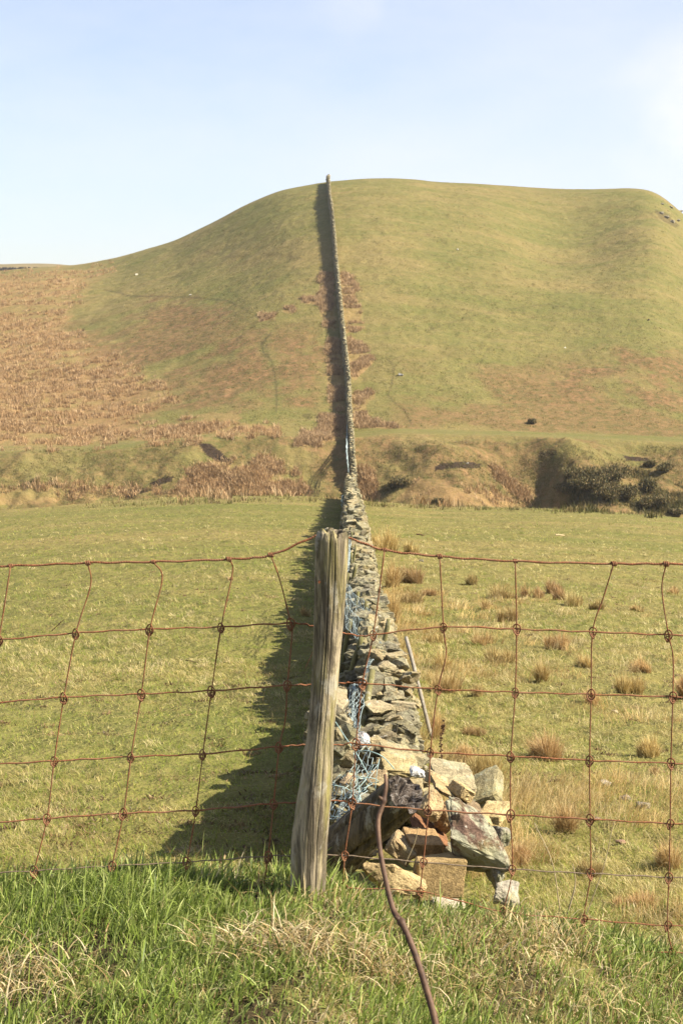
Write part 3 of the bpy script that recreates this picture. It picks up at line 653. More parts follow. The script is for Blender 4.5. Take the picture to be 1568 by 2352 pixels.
# stones lying out in the field
def field_stone(px, py, wpx, seed, base, label, cat='stone'):
    g = G(px, py); s = F / g.y; V, T = rock_arrays(seed, 0.45, 12, 2, 0.06, 0.05)
    V = V * np.array([wpx / s, wpx / s * 0.8, wpx / s * 0.62])
    o = mesh_obj('stone', V, [T], stone_mat('stone_%d' % seed, 0.4, 2.0, base)); o.location = (g.x, g.y, g.z + wpx / s * 0.16)
    tag(o, label, cat, 'stones scattered over the ground')
field_stone(1388, 1806, 30, 50, (0.52, 0.48, 0.42), 'whitish stone lying in the grass right of the wall heap')
field_stone(1410, 1640, 16, 51, (0.48, 0.42, 0.28), 'small pale stone alone in the upper right field grass')
field_stone(1474, 1860, 36, 52, (0.30, 0.27, 0.22), 'grey brown stone beside dark grass near the right fence stays')
field_stone(1434, 1842, 26, 53, (0.34, 0.28, 0.22), 'low brown stone just left of the grey brown one')
field_stone(1424, 1942, 26, 54, (0.42, 0.28, 0.20), 'reddish triangular stone low in the right field')
field_stone(1370, 1890, 18, 55, (0.40, 0.30, 0.22), 'small reddish stone left of and above the triangular one')
field_stone(872, 1254, 16, 56, (0.50, 0.46, 0.38), 'pale stone by the large rush clump at the wall')
field_stone(965, 1290, 14, 57, (0.16, 0.14, 0.11), 'small dark stone right of the large rush clump at the wall')
field_stone(920, 862, 12, 58, (0.42, 0.42, 0.42), 'lone grey boulder on the hillside right of the long wall', 'boulder')
field_stone(1072, 1068, 7, 59, (0.60, 0.58, 0.55), 'white stone inside the shadowed earth overhang below the track', 'stone')
field_stone(437, 680, 7, 60, (0.50, 0.48, 0.42), 'pale rock on the sheep trail across the left hillside', 'stone')
field_stone(314, 632, 7, 61, (0.52, 0.50, 0.42), 'pale rock near the left shoulder of the hill', 'stone')
field_stone(1050, 574, 5, 62, (0.7, 0.7, 0.68), 'tiny white rock high on the right hillside', 'stone')
field_stone(1297, 801, 5, 63, (0.7, 0.7, 0.68), 'tiny white rock midway up the right hillside', 'stone')
field_stone(1488, 738, 9, 64, (0.14, 0.12, 0.09), 'dark rock midway up the hillside near the right edge', 'stone')
for i_, (x_, y_, w_) in enumerate([(1518, 492, 10), (1530, 503, 12), (1543, 512, 13), (1555, 508, 9), (1520, 470, 8), (1540, 476, 9), (1563, 486, 10)]):
    field_stone(x_, y_, w_, 70 + i_, (0.26, 0.24, 0.20), ['grey crag outcrop, %s, right end of summit' % t for t in
                ('leftmost in the lower band', 'second in the lower band', 'third in the lower band', 'right end of the lower band', 'leftmost on the upper edge', 'second on the upper edge', 'nearest the frame on the upper edge')][i_], 'outcrop')

# ------------------------------------------------------------------ wood
def wood_mat(name, c0, c1, moss=0.5, grain=1.0, mosscol=(0.17, 0.17, 0.05), stain=0.5, bd=0.0035):
    m, n, b, out = new_mat(name)
    ov = objvec(n, (44 * grain, 44 * grain, 2.2 * grain)); o2 = objvec(n)
    g = noise_n(n, ov, 5, 8, 0.7, 0.3); c = ramp(n, g, [(0.22, tuple(x * 0.75 + y * 0.25 for x, y in zip(c0, c1))), (0.5, tuple(x * 0.35 + y * 0.65 for x, y in zip(c0, c1))), (0.78, c1)])
    gg = noise_n(n, objvec(n, (1, 1, 0.05)), 110 * grain, 3, 0.6)
    c = mixc(n, ramp(n, gg, [(0.30, (0.65, 0.65, 0.65)), (0.37, (0, 0, 0))]), c, tuple(x * 0.45 for x in c0))
    mm = noise_n(n, objvec(n, (1, 1, 0.16)), 17, 7, 0.68, 0.6)
    c = mixc(n, math_n(n, 'MULTIPLY', ramp(n, mm, [(0.46, (0, 0, 0)), (0.60, (1, 1, 1))]), moss), c, mosscol)
    bl = noise_n(n, objvec(n, (1, 1, 0.5)), 20, 6, 0.7, 0.4)
    st_ = noise_n(n, objvec(n, (1, 1, 0.13)), 24, 7, 0.72, 0.8)
    c = mixc(n, math_n(n, 'MULTIPLY', ramp(n, st_, [(0.46, (0, 0, 0)), (0.56, (1, 1, 1))]), stain), c, tuple(x * 0.9 for x in c0))
    c = mixc(n, math_n(n, 'MULTIPLY', ramp(n, bl, [(0.55, (0, 0, 0)), (0.63, (1, 1, 1))]), 0.55), c, (0.50, 0.47, 0.38))
    n.links.new(c, b.inputs['Base Color']); b.inputs['Roughness'].default_value = 0.85
    h = math_n(n, 'ADD', math_n(n, 'MULTIPLY', g, 0.6), math_n(n, 'ADD', math_n(n, 'MULTIPLY', gg, 0.5), math_n(n, 'MULTIPLY', noise_n(n, o2, 160, 3, 0.6), 0.15)))
    bump(n, b, h, bd, 1.0)
    return m
M_post = wood_mat('weathered_post_wood', (0.070, 0.056, 0.038), (0.62, 0.52, 0.35), 0.85, mosscol=(0.25, 0.225, 0.065), stain=0.8, bd=0.005)
M_log = wood_mat('old_log_wood', (0.045, 0.036, 0.025), (0.26, 0.20, 0.125), 0.12, 0.5, stain=0.7, bd=0.014)
M_stake = wood_mat('stake_wood', (0.10, 0.095, 0.04), (0.25, 0.225, 0.10), 0.5, 1.0)
M_stake2 = wood_mat('grey_stake_wood', (0.18, 0.16, 0.13), (0.42, 0.38, 0.31), 0.1, 1.6)
def metal_mat(name, c0, c1, rough, metallic=0.0, sc=200, c2=None):
    m, n, b, out = new_mat(name); ov = objvec(n); g = noise_n(n, ov, sc, 4, 0.7)
    cc = ramp(n, g, [(0.35, c0), (0.65, c1)])
    if c2: cc = mixc(n, ramp(n, noise_n(n, ov, 14, 5, 0.7), [(0.45, (0, 0, 0)), (0.62, (1, 1, 1))]), cc, c2)
    n.links.new(cc, b.inputs['Base Color']); b.inputs['Roughness'].default_value = rough; b.inputs['Metallic'].default_value = metallic
    bump(n, b, g, 0.001, 1.0); return m
M_rust = metal_mat('rusted_wire', (0.095, 0.042, 0.022), (0.37, 0.15, 0.070), 0.85, c2=(0.26, 0.135, 0.075))
M_rust2 = metal_mat('dull_wire', (0.14, 0.10, 0.065), (0.26, 0.20, 0.14), 0.7)
M_net = metal_mat('galvanised_netting', (0.24, 0.32, 0.32), (0.46, 0.54, 0.53), 0.6)
M_greenwire = metal_mat('green_coated_wire', (0.22, 0.35, 0.34), (0.42, 0.55, 0.53), 0.4)

def build_post():
    # outline of the post as seen: rows with left and right edges
    rows = [(1221, 727, 799), (1240, 723, 801), (1300, 722, 799), (1400, 721, 791), (1505, 719, 781), (1560, 716, 777), (1617, 712, 773), (1673, 707, 767), (1718, 700, 765), (1757, 694, 764), (1800, 688, 762),
            (1841, 681, 760), (1880, 676, 757), (1926, 670, 754), (2030, 668, 750), (2160, 664, 748)]
    ry = [r_[0] for r_ in rows]; Yp = FY
    nz_, ns = 260, 220; prow = np.linspace(1221, 2160, nz_)
    lx = np.interp(prow, ry, [r_[1] for r_ in rows]); rx = np.interp(prow, ry, [r_[2] for r_ in rows])
    th = np.linspace(0, 2 * np.pi, ns, endpoint=False); V = []
    p0 = at((lx[-1] + rx[-1]) / 2, 2160, Yp)
    cracks = [(-1.68, 0.032, 0.22, 0.0, 0.62), (-1.35, 0.028, 0.16, 0.02, 0.55), (-2.15, 0.035, 0.20, 0.0, 0.12), (-1.2, 0.03, 0.12, 0.5, 0.95), (-2.5, 0.04, 0.20, 0.15, 0.6), (-1.9, 0.03, 0.12, 0.3, 0.9), (0.8, 0.06, .3, 0, 1), (2.2, .06, .3, 0, 1)]
    for i, pr in enumerate(prow):
        a = at(lx[i], pr, Yp); b_ = at(rx[i], pr, Yp); c = (a + b_) / 2; r0 = (b_ - a).length / 2
        f = (pr - 1221) / (2160 - 1221)
        if f < 0.02: r0 *= 1 - 0.10 * (1 - f / 0.02) ** 2
        for t in th:
            q = 1 + 0.05 * (mnoise.noise(Vector((math.cos(t) * 1.2, math.sin(t) * 1.2, c.z * 4))))
            q += 0.022 * mnoise.fractal(Vector((math.cos(t) * 1.3, math.sin(t) * 1.3, c.z * 2.2)), 1, 2, 2) + 0.006 * mnoise.noise(Vector((math.cos(t) * 45, math.sin(t) * 45, c.z * 4))) + 0.010 * mnoise.noise(Vector((math.cos(t) * 14, math.sin(t) * 14, c.z * 3)))
            for (ct, cw, cd, z0, z1) in cracks:
                tw = ct + 0.10 * mnoise.noise(Vector((ct * 7, 0, c.z * 5)))
                dd = abs((t - tw + math.pi) % (2 * math.pi) - math.pi)
                if z0 <= f <= z1: q -= cd * math.exp(-(dd / cw) ** 2) * min(1, (f - z0) * 20 + 0.5) * min(1, (z1 - f) * 12) * (0.6 + 0.6 * mnoise.noise(Vector((ct, 3, c.z * 9))))
            V.append((c.x + math.cos(t) * r0 * q, c.y + math.sin(t) * r0 * q, c.z))
    V = np.array(V).reshape(nz_, ns, 3)
    # weathered top: rings going in and down into a rotten hollow
    tops = []; c0 = V[0].mean(0)
    for s_ in np.linspace(1, 0.0, 15)[1:]:
        ring = c0 + (V[0] - c0) * max(s_, 0.001)
        for q in range(ns):
            x, y = ring[q][0] - c0[0], ring[q][1] - c0[1]
            hz = 0.010 * mnoise.fractal(Vector((x * 60, y * 60, 1)), 1, 2, 3) + 0.004 - 0.008 * abs(math.sin(x * 90 + y * 40)) ** 8
            hz -= 0.020 * math.exp(-((x - 0.012) / 0.006) ** 2 - ((y + 0.02) / 0.03) ** 2)
            ring[q][2] = c0[2] + hz * min(1, (1 - s_) * 4)
        tops.append(ring)
    # ragged rim
    for q in range(ns):
        a_ = th[q]; x = math.cos(a_)
        dz = 0.004 * mnoise.fractal(Vector((math.cos(a_) * 2.2, math.sin(a_) * 2.2, 7)), 1, 2, 3)
        dz -= 0.016 * math.exp(-((x - 0.30) / 0.10) ** 2) * (math.sin(a_) < 0)
        V[0, q, 2] += dz; V[1, q, 2] += dz * 0.7; V[2, q, 2] += dz * .4
    A = np.vstack([np.array(tops)[::-1], V]); nr = len(A); A = A.reshape(-1, 3) - np.array(p0)
    i = np.arange(nr - 1)[:, None] * ns; j = np.arange(ns)[None, :]; j2 = (j + 1) % ns
    Q = np.stack([i + j, i + ns + j, i + ns + j2, i + j2], -1).reshape(-1, 4)
    e = empty('fence_post', p0, 'weathered grey green round wooden post leaning upright in the middle of the wire fence', 'fence post')
    mesh_obj('shaft', A, [Q], M_post, e, smooth=True)
    # staple with the line wire, nail head
    for nm, (px_, py_), dr in (('nail', (733, 1336), 1),):
        c = at(px_, py_, FY - 0.030); b_ = Bag(); b_.add(*tube([c + Vector((0, 0.012, 0)), c + Vector((0, -0.002, -0.001))], 0.0028, 8)); b_.obj(nm, M_rust, e, origin=p0)
    return e
build_post()

def build_log():
    Y0 = 6.75
    a = at(742, 1985, Y0 + 0.18); b_ = at(930, 1824, Y0 - 0.10)
    ax = (b_ - a); a = a - ax * 0.35; ax = b_ - a; Ln = ax.length; axn = ax.normalized()
    u = axn.cross(Vector((0, 1, 0))).normalized(); v = axn.cross(u).normalized()
    nl, ns = 110, 64; V = []
    for i in range(nl):
        t = i / (nl - 1); c = a + ax * t; r0 = 0.098 + 0.008 * math.sin(t * 5) + 0.004 * t
        for j in range(ns):
            th = 2 * math.pi * j / ns
            q = 1 + 0.10 * mnoise.noise(Vector((math.cos(th), math.sin(th), t * 1.6 + 5))) + 0.07 * mnoise.fractal(Vector((math.cos(th) * 3.5, math.sin(th) * 3.5, t * 1.5)), 1, 2, 4)
            for ct, cw, cd in ((0.6, 0.05, .28), (1.9, 0.06, .32), (2.9, .05, .22), (4.3, .05, .25), (5.3, .06, .3)):
                dd = abs((th - ct - 0.15 * math.sin(t * 6 + ct) + math.pi) % (2 * math.pi) - math.pi); q -= cd * math.exp(-(dd / cw) ** 2) * (0.4 + 0.6 * math.sin(t * 9 + ct * 3) ** 2)
            edge = 0.03 * mnoise.fractal(Vector((math.cos(th) * 2, math.sin(th) * 2, 11)), 1, 2, 4) * (1 if i == nl - 1 else 0)
            V.append(c + (u * math.cos(th) + v * math.sin(th)) * r0 * q + axn * edge)
    V = np.array([x[:] for x in V]).reshape(nl, ns, 3)
    caps = []; ce = V[-1].mean(0)
    for s_ in (0.93, 0.82, 0.68, 0.52, 0.36, 0.2, 0.08, 0.001):
        ring = ce + (V[-1] - ce) * s_
        for q in range(ns):
            p = Vector(ring[q]) * 24
            ring[q] += np.array((axn * (0.045 * mnoise.fractal(p, 1, 2, 4) - 0.055 * (1 - s_) ** 1.2))[:])
        caps.append(ring)
    caps = np.array(caps); p0 = Vector(V[0].mean(0))
    i = np.arange(nl - 1)[:, None] * ns; j = np.arange(ns)[None, :]; j2 = (j + 1) % ns
    Q = np.stack([i + j, i + j2, i + ns + j2, i + ns + j], -1).reshape(-1, 4)
    e = empty('fallen_post', p0, 'thick rotten wooden post fallen aslant over the tumbled stones behind the upright post', 'fallen post')
    mesh_obj('trunk', V.reshape(-1, 3) - np.array(p0), [Q], M_log, e, smooth=True)
    C = np.vstack([V[-1:], caps]); i = np.arange(len(C) - 1)[:, None] * ns
    Q = np.stack([i + j, i + j2, i + ns + j2, i + ns + j], -1).reshape(-1, 4)
    m, n, b, out = new_mat('rotten_end_grain'); ov = objvec(n); g = noise_n(n, ov, 30, 8, 0.75, 0.5)
    n.links.new(ramp(n, g, [(0.36, (0.035, 0.026, 0.02)), (0.5, (0.16, 0.13, 0.105)), (0.68, (0.42, 0.39, 0.37))]), b.inputs['Base Color']); bump(n, b, g, 0.02)
    mesh_obj('broken_end', C.reshape(-1, 3) - np.array(p0), [Q], m, e, smooth=False)
build_log()

# ------------------------------------------------------------------ stakes along the wall
def stake(name, p1, p2, Y1, wpx, label, mat=None, Y2=None, ext=0.25, mid=None):
    Y2 = Y2 or Y1; a = at(*p1, Y1); b_ = at(*p2, Y2); r = wpx / 2 * Y1 / F
    d = (b_ - a).normalized(); pts = [a] + ([at(*mid, (Y1 + Y2) / 2)] if mid else []) + [b_ + d * ext]
    p = smooth_path(pts, 10) if len(pts) > 2 else [np.array(a + (b_ + d * ext - a) * t) for t in np.linspace(0, 1, 14)]
    n_ = len(p); rr = [r * (1 + 0.06 * math.sin(i * 1.7 + p1[0]) - (0.15 if i == 0 else 0)) for i in range(n_)]
    V, Q, T = tube(p, rr, 14); foot = np.array(p[-1]); V = V - foot
    o = mesh_obj(name, V, [Q, T], mat or M_stake, smooth=False); o.location = foot
    for pl in o.data.polygons: pl.use_smooth = len(pl.vertices) == 4
    tag(o, label, 'stake', 'wooden stakes propped along the stone wall'); return o
stake('wooden_stake', (893, 1422), (876, 1500), 12.0, 12, 'dark green stake standing on the wall at the right edge of the far netting', ext=0.5)
stake('wooden_stake', (858, 1484), (845, 1545), 11.4, 13, 'stake with a pale top just behind the nearest sloping stake', ext=0.4)
stake('wooden_stake', (855, 1541), (834, 1654), 10.2, 16, 'nearest sloping green stake with a cut round top, left of the low wall', Y2=9.9, ext=0.3)
stake('wooden_stake', (843, 1381), (829, 1450), 13.2, 12, 'pale stake showing through the far netting', ext=0.7)
stake('wooden_stake', (823, 1359), (806, 1440), 14.0, 9, 'stake left of the pale one, its foot in shade', ext=0.7)
stake('wooden_stake', (805, 1422), (788, 1513), 12.6, 11, 'dark shaded stake close to the right side of the upright post', ext=0.3)
stake('wooden_stake', (831, 1462), (800, 1561), 11.6, 13, 'dark shaded stake leaning behind the twisted netting', ext=0.3)
stake('wooden_stake', (800, 1316), (792, 1350), 16, 8, 'short stake top touching the right edge of the upright post', ext=0.7)
stake('wooden_stake', (818, 1296), (812, 1322), 17.5, 9, 'stake end standing out below the first hump of the wall', ext=0.6)
stake('wooden_stake', (806, 1268), (807, 1306), 19, 6, 'thin upright stake beside the upper netting', ext=0.7)
stake('wooden_stake', (817, 1250), (810, 1296), 19.5, 6, 'thin stake leaning left beside the upper netting', ext=0.7)
stake('wooden_stake', (808, 1221), (807, 1240), 24, 5, 'thin stake just above the top of the upright post', ext=0.8)
stake('wooden_stake', (799, 1103), (792, 1140), 78, 2.6, 'tall thin pole leaning at the field crest, left leg of the pointed pair', ext=0.3)
stake('wooden_stake', (799, 1104), (805, 1122), 78, 2.2, 'short pole forming the right leg of the pointed pair at the crest', ext=0.5)
stake('wooden_stake', (812, 1141), (818, 1163), 62, 2.6, 'thin pole on the right side of the wall at the field crest', M_stake2, ext=0.1)
stake('wooden_stake', (792, 1138), (792, 1165), 60, 2.6, 'thin pole on the left side of the wall at the field crest', ext=0.3)
stake('wooden_stake', (932, 1464), (981, 1658), 12.0, 9, 'long pale grey crooked pole leaning against the right face of the wall', M_stake2, Y2=11.6, mid=(949, 1528), ext=0.12)
stake('wooden_stake', (831, 1244), (846, 1287), 21, 3.5, 'thin dark pole leaning on the right face of the wall level with the post top', M_stake2, ext=0.3)

# ------------------------------------------------------------------ wire fence
def C4(c): return (c[0] * .5, 1129 + c[1] * .5)
def C5(c): return (784 + c[0] * .5, 1129 + c[1] * .5)
def C6(c): return (c[0] * .5, 1819 + c[1] * .5)
def C7(c): return (784 + c[0] * .5, 1819 + c[1] * .5)
lefts = [[C4(c) for c in q] for q in ([(404, 328), (705, 323), (1051, 311), (1243, 291)], [(350, 650), (690, 632), (1016, 622), (1335, 605)], [(295, 945), (650, 930), (972, 915), (1320, 890)],
         [(250, 1238), (603, 1218), (932, 1205), (1283, 1172)], [(217, 1502), (568, 1478), (900, 1465), (1257, 1433)])] + [[C6(c) for c in [(158, 362), (517, 340), (860, 322), (1232, 295)]]]
rights = [[C5(c) for c in q] for q in ([(198, 268), (450, 298), (797, 320), (1249, 332), (1489, 332)], [(145, 658), (468, 622), (803, 632), (1152, 645), (1500, 658)], [(96, 880), (443, 908), (797, 922), (1145, 932), (1520, 943)],
         [(67, 1158), (408, 1197), (777, 1215), (1138, 1235), (1511, 1248)], [(49, 1430), (398, 1463), (775, 1485), (1140, 1505), (1508, 1525)])] + [[C7(c) for c in [(15, 292), (375, 323), (783, 355), (1142, 375), (1502, 392)]]]
# lower two rows: measured at the right, hidden in the grass at the left
rights.append([(788, 2040), (964, 2048), (1155, 2094), (1340, 2111), (1532, 2126)])
rights.append([(782, 2120), (955, 2126), (1140, 2160), (1355, 2180), (1543, 2188)])
lefts.append([(62, 2068), (248, 2062), (418, 2048), (606, 2040)]); lefts.append([(50, 2136), (238, 2130), (405, 2120), (600, 2112)])
posts_mid = [[(723, 1232), (762, 1228), (802, 1236)], [(720, 1439), (750, 1450), (784, 1453), (831, 1461)], [(715, 1573), (784, 1569)], [(705, 1711), (784, 1711)], [(695, 1844), (784, 1839)], [(670, 1966), (784, 1964)], [(690, 2038)], [(690, 2112)]]
edgeL = [(0, 1296), (0, 1465), (0, 1611), (0, 1753), (0, 1889), (0, 2005), (0, 2072), (0, 2140)]
edgeR = [(1568, 1295), (1568, 1457), (1568, 1600), (1568, 1752), (1568, 1891), (1568, 2016), (1568, 2124), (1568, 2190)]
WY = FY + 0.045
fe = empty('wire_fence', (0, WY, float(height(0.0, WY))), 'rusty square mesh stock fence wire stretched across the whole view', 'wire fence'); f0 = np.array(fe.location)
rndw = random.Random(3)
def wpt(p, dy=0.0): return np.array(at(p[0], p[1], WY + dy))
KN = []; stays = {}
off = [(-172 * i - (i % 3) * 5, (i * 37) % 11) for i in range(1, 13)]; offr = [(174 * i + (i % 2) * 6, (i * 23) % 9) for i in range(1, 15)]
for r_ in range(8):
    pl = sorted([(p[0] + (edgeL[r_][0] if False else 0), p[1]) for p in lefts[r_]])
    first = edgeL[r_]; last = edgeR[r_]
    extL = [(lefts[r_][0][0] + o[0], first[1] + o[1]) for o in off][::-1]; extR = [(rights[r_][-1][0] + o[0], last[1] + o[1]) for o in offr]
    pts = extL + pl + posts_mid[r_] + rights[r_] + extR
    P = [wpt(p, rndw.uniform(-.004, .004)) for p in pts]; P = smooth_path(P, 14)
    P = [q + np.array([0, 0, 0.0009 * math.sin(i * 0.9 + r_) + rndw.uniform(-.0004, .0004)]) for i, q in enumerate(P)]
    rad = (0.0022 if r_ == 0 else (0.0017 if r_ < 5 else 0.0014))
    bg_ = Bag(); V, Q, T = tube(P, [rad * rndw.uniform(.85, 1.2) for _ in P], 7); bg_.add(V, Q, T)
    if r_ == 0:      # the top wire is a two-strand twist
        for ph in (0, math.pi):
            PP = []; S = 0
            for i in range(len(P) - 1):
                for t in (0, .25, .5, .75):
                    q = P[i] * (1 - t) + P[i + 1] * t; S = q[0] * 2 * math.pi / 0.011
                    PP.append(q + np.array([0, math.cos(S + ph), math.sin(S + ph)]) * 0.0014)
            V, Q, T = tube(PP, 0.0015, 6); bg_.add(V, Q, T)
    bg_.obj('line_wire', M_rust2 if r_ == 5 else M_rust, fe, origin=f0, smooth=True)
    allk = extL + pl + rights[r_] + extR
    for ci, p in enumerate(allk): stays.setdefault(ci, []).append(p); KN.append((r_, ci, p))
kinks = {k_ + 8: v_ for k_, v_ in {0: {}, 4: {0: C4((417, 430))}, 5: {0: C4((746, 400))}, 6: {0: C4((1068, 370))}, 7: {0: C4((1285, 405)), 1: C4((1341, 660)), 2: C4((1310, 1050))},
         9: {1: C5((479, 755))}, 12: {0: C5((1470, 450)), 1: C5((1521, 760))}, 11: {0: C5((1200, 490))}}.items()}
for ci, ps in stays.items():
    pts = []
    for r_, p in enumerate(ps):
        pts.append(p)
        if ci in kinks and r_ in kinks[ci]: pts.append(kinks[ci][r_])
    P = [wpt(p, 0.0035 * (1 if i % 2 else -1)) for i, p in enumerate(pts)]
    P = smooth_path(P, 8)
    bg_ = Bag(); V, Q, T = tube(P, [0.00145 * rndw.uniform(.85, 1.2) for _ in P], 7); bg_.add(V, Q, T); bg_.obj('stay_wire', M_rust, fe, origin=f0, smooth=True)
def knot_mesh():
    bg_ = Bag(); w_, h_ = 0.0085, 0.0125
    lp = [(math.cos(a) * w_, -0.004 * math.sin(a * 2) - 0.002, math.sin(a) * h_ - 0.001) for a in np.linspace(0.5, 2 * math.pi + 0.9, 26)]
    bg_.add(*tube(lp, 0.0017, 6))
    lp = [(math.cos(a) * 0.0045, 0.004 * math.cos(a), math.sin(a) * 0.010 - 0.007) for a in np.linspace(2.6, 2.6 + 2 * math.pi * 0.85, 18)]
    bg_.add(*tube(lp, 0.0016, 6))
    lp = [(0.004 * math.cos(a), 0.004 * math.sin(a), -0.014 + 0.0011 * a) for a in np.linspace(0, 9, 26)]
    bg_.add(*tube(lp, 0.0013, 5)); return bg_
def wrap_mesh():
    bg_ = Bag(); lp = [(-0.0055 + 0.0006 * a, 0.0044 * math.cos(a), 0.0044 * math.sin(a)) for a in np.linspace(0, 6 * math.pi, 60)]
    bg_.add(*tube(lp, 0.0017, 6)); return bg_
kn = {}
for r_, ci, p in KN:
    if r_ >= 6 and ci < 16: continue
    if p[0] < -40 or p[0] > 1610 or (r_ == 7 and ci < 18): continue
    key = 'w' if r_ == 0 else 'k'
    loc = wpt(p) - f0
    if key not in kn:
        o = (wrap_mesh() if key == 'w' else knot_mesh()).obj('knot', M_rust, fe, smooth=True); kn[key] = o
    else:
        o = kn[key].copy(); COL.objects.link(o); o.parent = fe
    o.location = loc; sc_ = rndw.uniform(.78, 1.0); o.scale = (sc_, sc_, sc_); o.rotation_euler = (rndw.uniform(-.15, .15), rndw.uniform(-.2, .2), rndw.uniform(-.35, .35))

# ------------------------------------------------------------------ netting and loose green wire by the wall
def netting(corners, nu, nv, amp, label, seed, rad, hexa=True):
    """corners: rows of (px,py,Y) points, bottom to top; woven into a crumpled sheet of wires"""
    rows = [smooth_path([np.array(at(*p[:2], p[2])) for p in row], 6) for row in corners]
    n_ = len(rows[0]); Rr = np.array(rows)
    def S(u, v):
        fu = u * (n_ - 1); i = min(int(fu), n_ - 2); fv = v * (len(rows) - 1); j = min(int(fv), len(rows) - 2)
        a = Rr[j][i] * (1 - (fu - i)) + Rr[j][i + 1] * (fu - i); b_ = Rr[j + 1][i] * (1 - (fu - i)) + Rr[j + 1][i + 1] * (fu - i)
        p = a * (1 - (fv - j)) + b_ * (fv - j); q = Vector((u * 5, v * 5, seed))
        return p + amp * np.array(mnoise.noise_vector(q * 1.3)[:]) + amp * 0.35 * np.array(mnoise.noise_vector(q * 5)[:])
    bag = Bag()
    if hexa:
        for c in range(nu):
            P = []
            for r_ in range(nv * 2 + 1):
                sgn = 1 if ((r_ // 1 + c) % 2) else -1
                P.append(S(min(1, max(0, (c + 0.5 + 0.42 * sgn) / nu)), r_ / (nv * 2)))
            bag.add(*tube(P, rad, 4, False))
    else:
        for c in range(nu + 1): bag.add(*tube([S(c / nu, t) for t in np.linspace(0, 1, 16)], rad, 4, False))
    for r_ in range(nv + 1 if not hexa else 3):
        v = r_ / (nv if not hexa else 2); bag.add(*tube([S(t, v) for t in np.linspace(0, 1, 40)], rad * 1.8, 5, False))
    o0 = np.array(rows[0][0]); o = bag.obj('wire_netting', M_net, origin=o0, smooth=True); tag(o, label, 'wire netting', 'netting hung along the wall'); return o
netting([[(762, 1884, 7.3), (790, 1868, 7.25), (830, 1840, 7.2)], [(765, 1800, 7.9), (800, 1790, 7.7), (862, 1770, 7.5)], [(778, 1740, 8.6), (805, 1725, 8.5), (845, 1706, 8.3)],
         [(792, 1662, 9.6), (806, 1655, 9.5), (824, 1640, 9.3)], [(806, 1580, 10.4), (815, 1575, 10.3), (832, 1568, 10.2)]], 15, 16, 0.035, 'near crumpled blue green netting spilling down beside the upright post', 1, 0.0019)
netting([[(793, 1440, 12.2), (830, 1480, 12.0), (872, 1500, 11.9)], [(793, 1385, 12.9), (825, 1420, 12.7), (884, 1450, 12.6)], [(792, 1335, 14.3), (812, 1360, 13.6), (850, 1395, 13.2)]], 18, 4, 0.02,
        'upper fine mesh netting draped over stakes between post and wall top', 2, 0.0012, False)
netting([[(835, 1568, 10.2), (842, 1530, 10.7), (846, 1520, 11.0)], [(842, 1540, 10.4), (852, 1515, 10.9), (866, 1500, 11.6)], [(846, 1505, 11.0), (862, 1488, 11.6), (878, 1470, 12.0)]], 8, 8, 0.03, 'narrow twisted strip of netting by the pale topped stake', 3, 0.0013)
netting([[(789, 1335, 16), (797, 1310, 17.5), (800, 1290, 19)], [(795, 1290, 16.5), (802, 1265, 18.5), (804, 1235, 21)]], 16, 4, 0.03, 'small grey netting panel just above and right of the post top', 4, 0.0016, False)
netting([[(786, 1165, 58), (789, 1160, 66), (791, 1150, 74)], [(785, 1140, 58), (789, 1140, 66), (792, 1132, 74)]], 16, 6, 0.08, 'pale netting panel on the left side of the wall at the field crest', 5, 0.012, False)
netting([[(800, 1085, 160), (797, 1040, 166), (799, 985, 178)], [(797, 1055, 160), (795, 1020, 166), (797, 975, 178)]], 16, 6, 0.1, 'pale netting far off on the left side of the wall below the track', 6, 0.02, False)
c2 = lambda c: (627.4 + c[0] * .28, 1505.6 + c[1] * .28)
gw = [[(510, 545), (590, 670), (680, 800), (780, 980)], [(690, 790), (760, 780), (860, 810), (920, 850), (990, 930)], [(660, 800), (690, 1000), (700, 1100), (715, 1200)], [(870, 850), (850, 950), (835, 1100)],
      [(480, 1060), (600, 1090), (680, 1160), (720, 1200)], [(650, 1140), (630, 1060), (660, 1000), (740, 1000), (830, 1010), (860, 1040), (790, 1050), (740, 1110), (650, 1150)], [(660, 1270), (560, 1320), (470, 1320)],
      [(780, 980), (720, 1060), (640, 1130), (480, 1230)], [(800, 960), (690, 1170), (580, 1330), (480, 1420)], [(820, 900), (760, 1000), (700, 1010)]]
gb = Bag(); g0 = None
for i, q in enumerate(gw):
    P = smooth_path([np.array(at(*c2(c), 6.95 - 0.18 * (c[0] - 480) / 500 + 0.05 * math.sin(i * 3 + j))) for j, c in enumerate(q)], 8)
    gb.add(*tube(P, 0.0024 if i < 3 else 0.0018, 7))
    if g0 is None: g0 = P[0]
tag(gb.obj('loose_wire', M_greenwire, origin=g0, smooth=True), 'tangle of stiff blue green coated wire looping over the fallen post', 'loose wire')

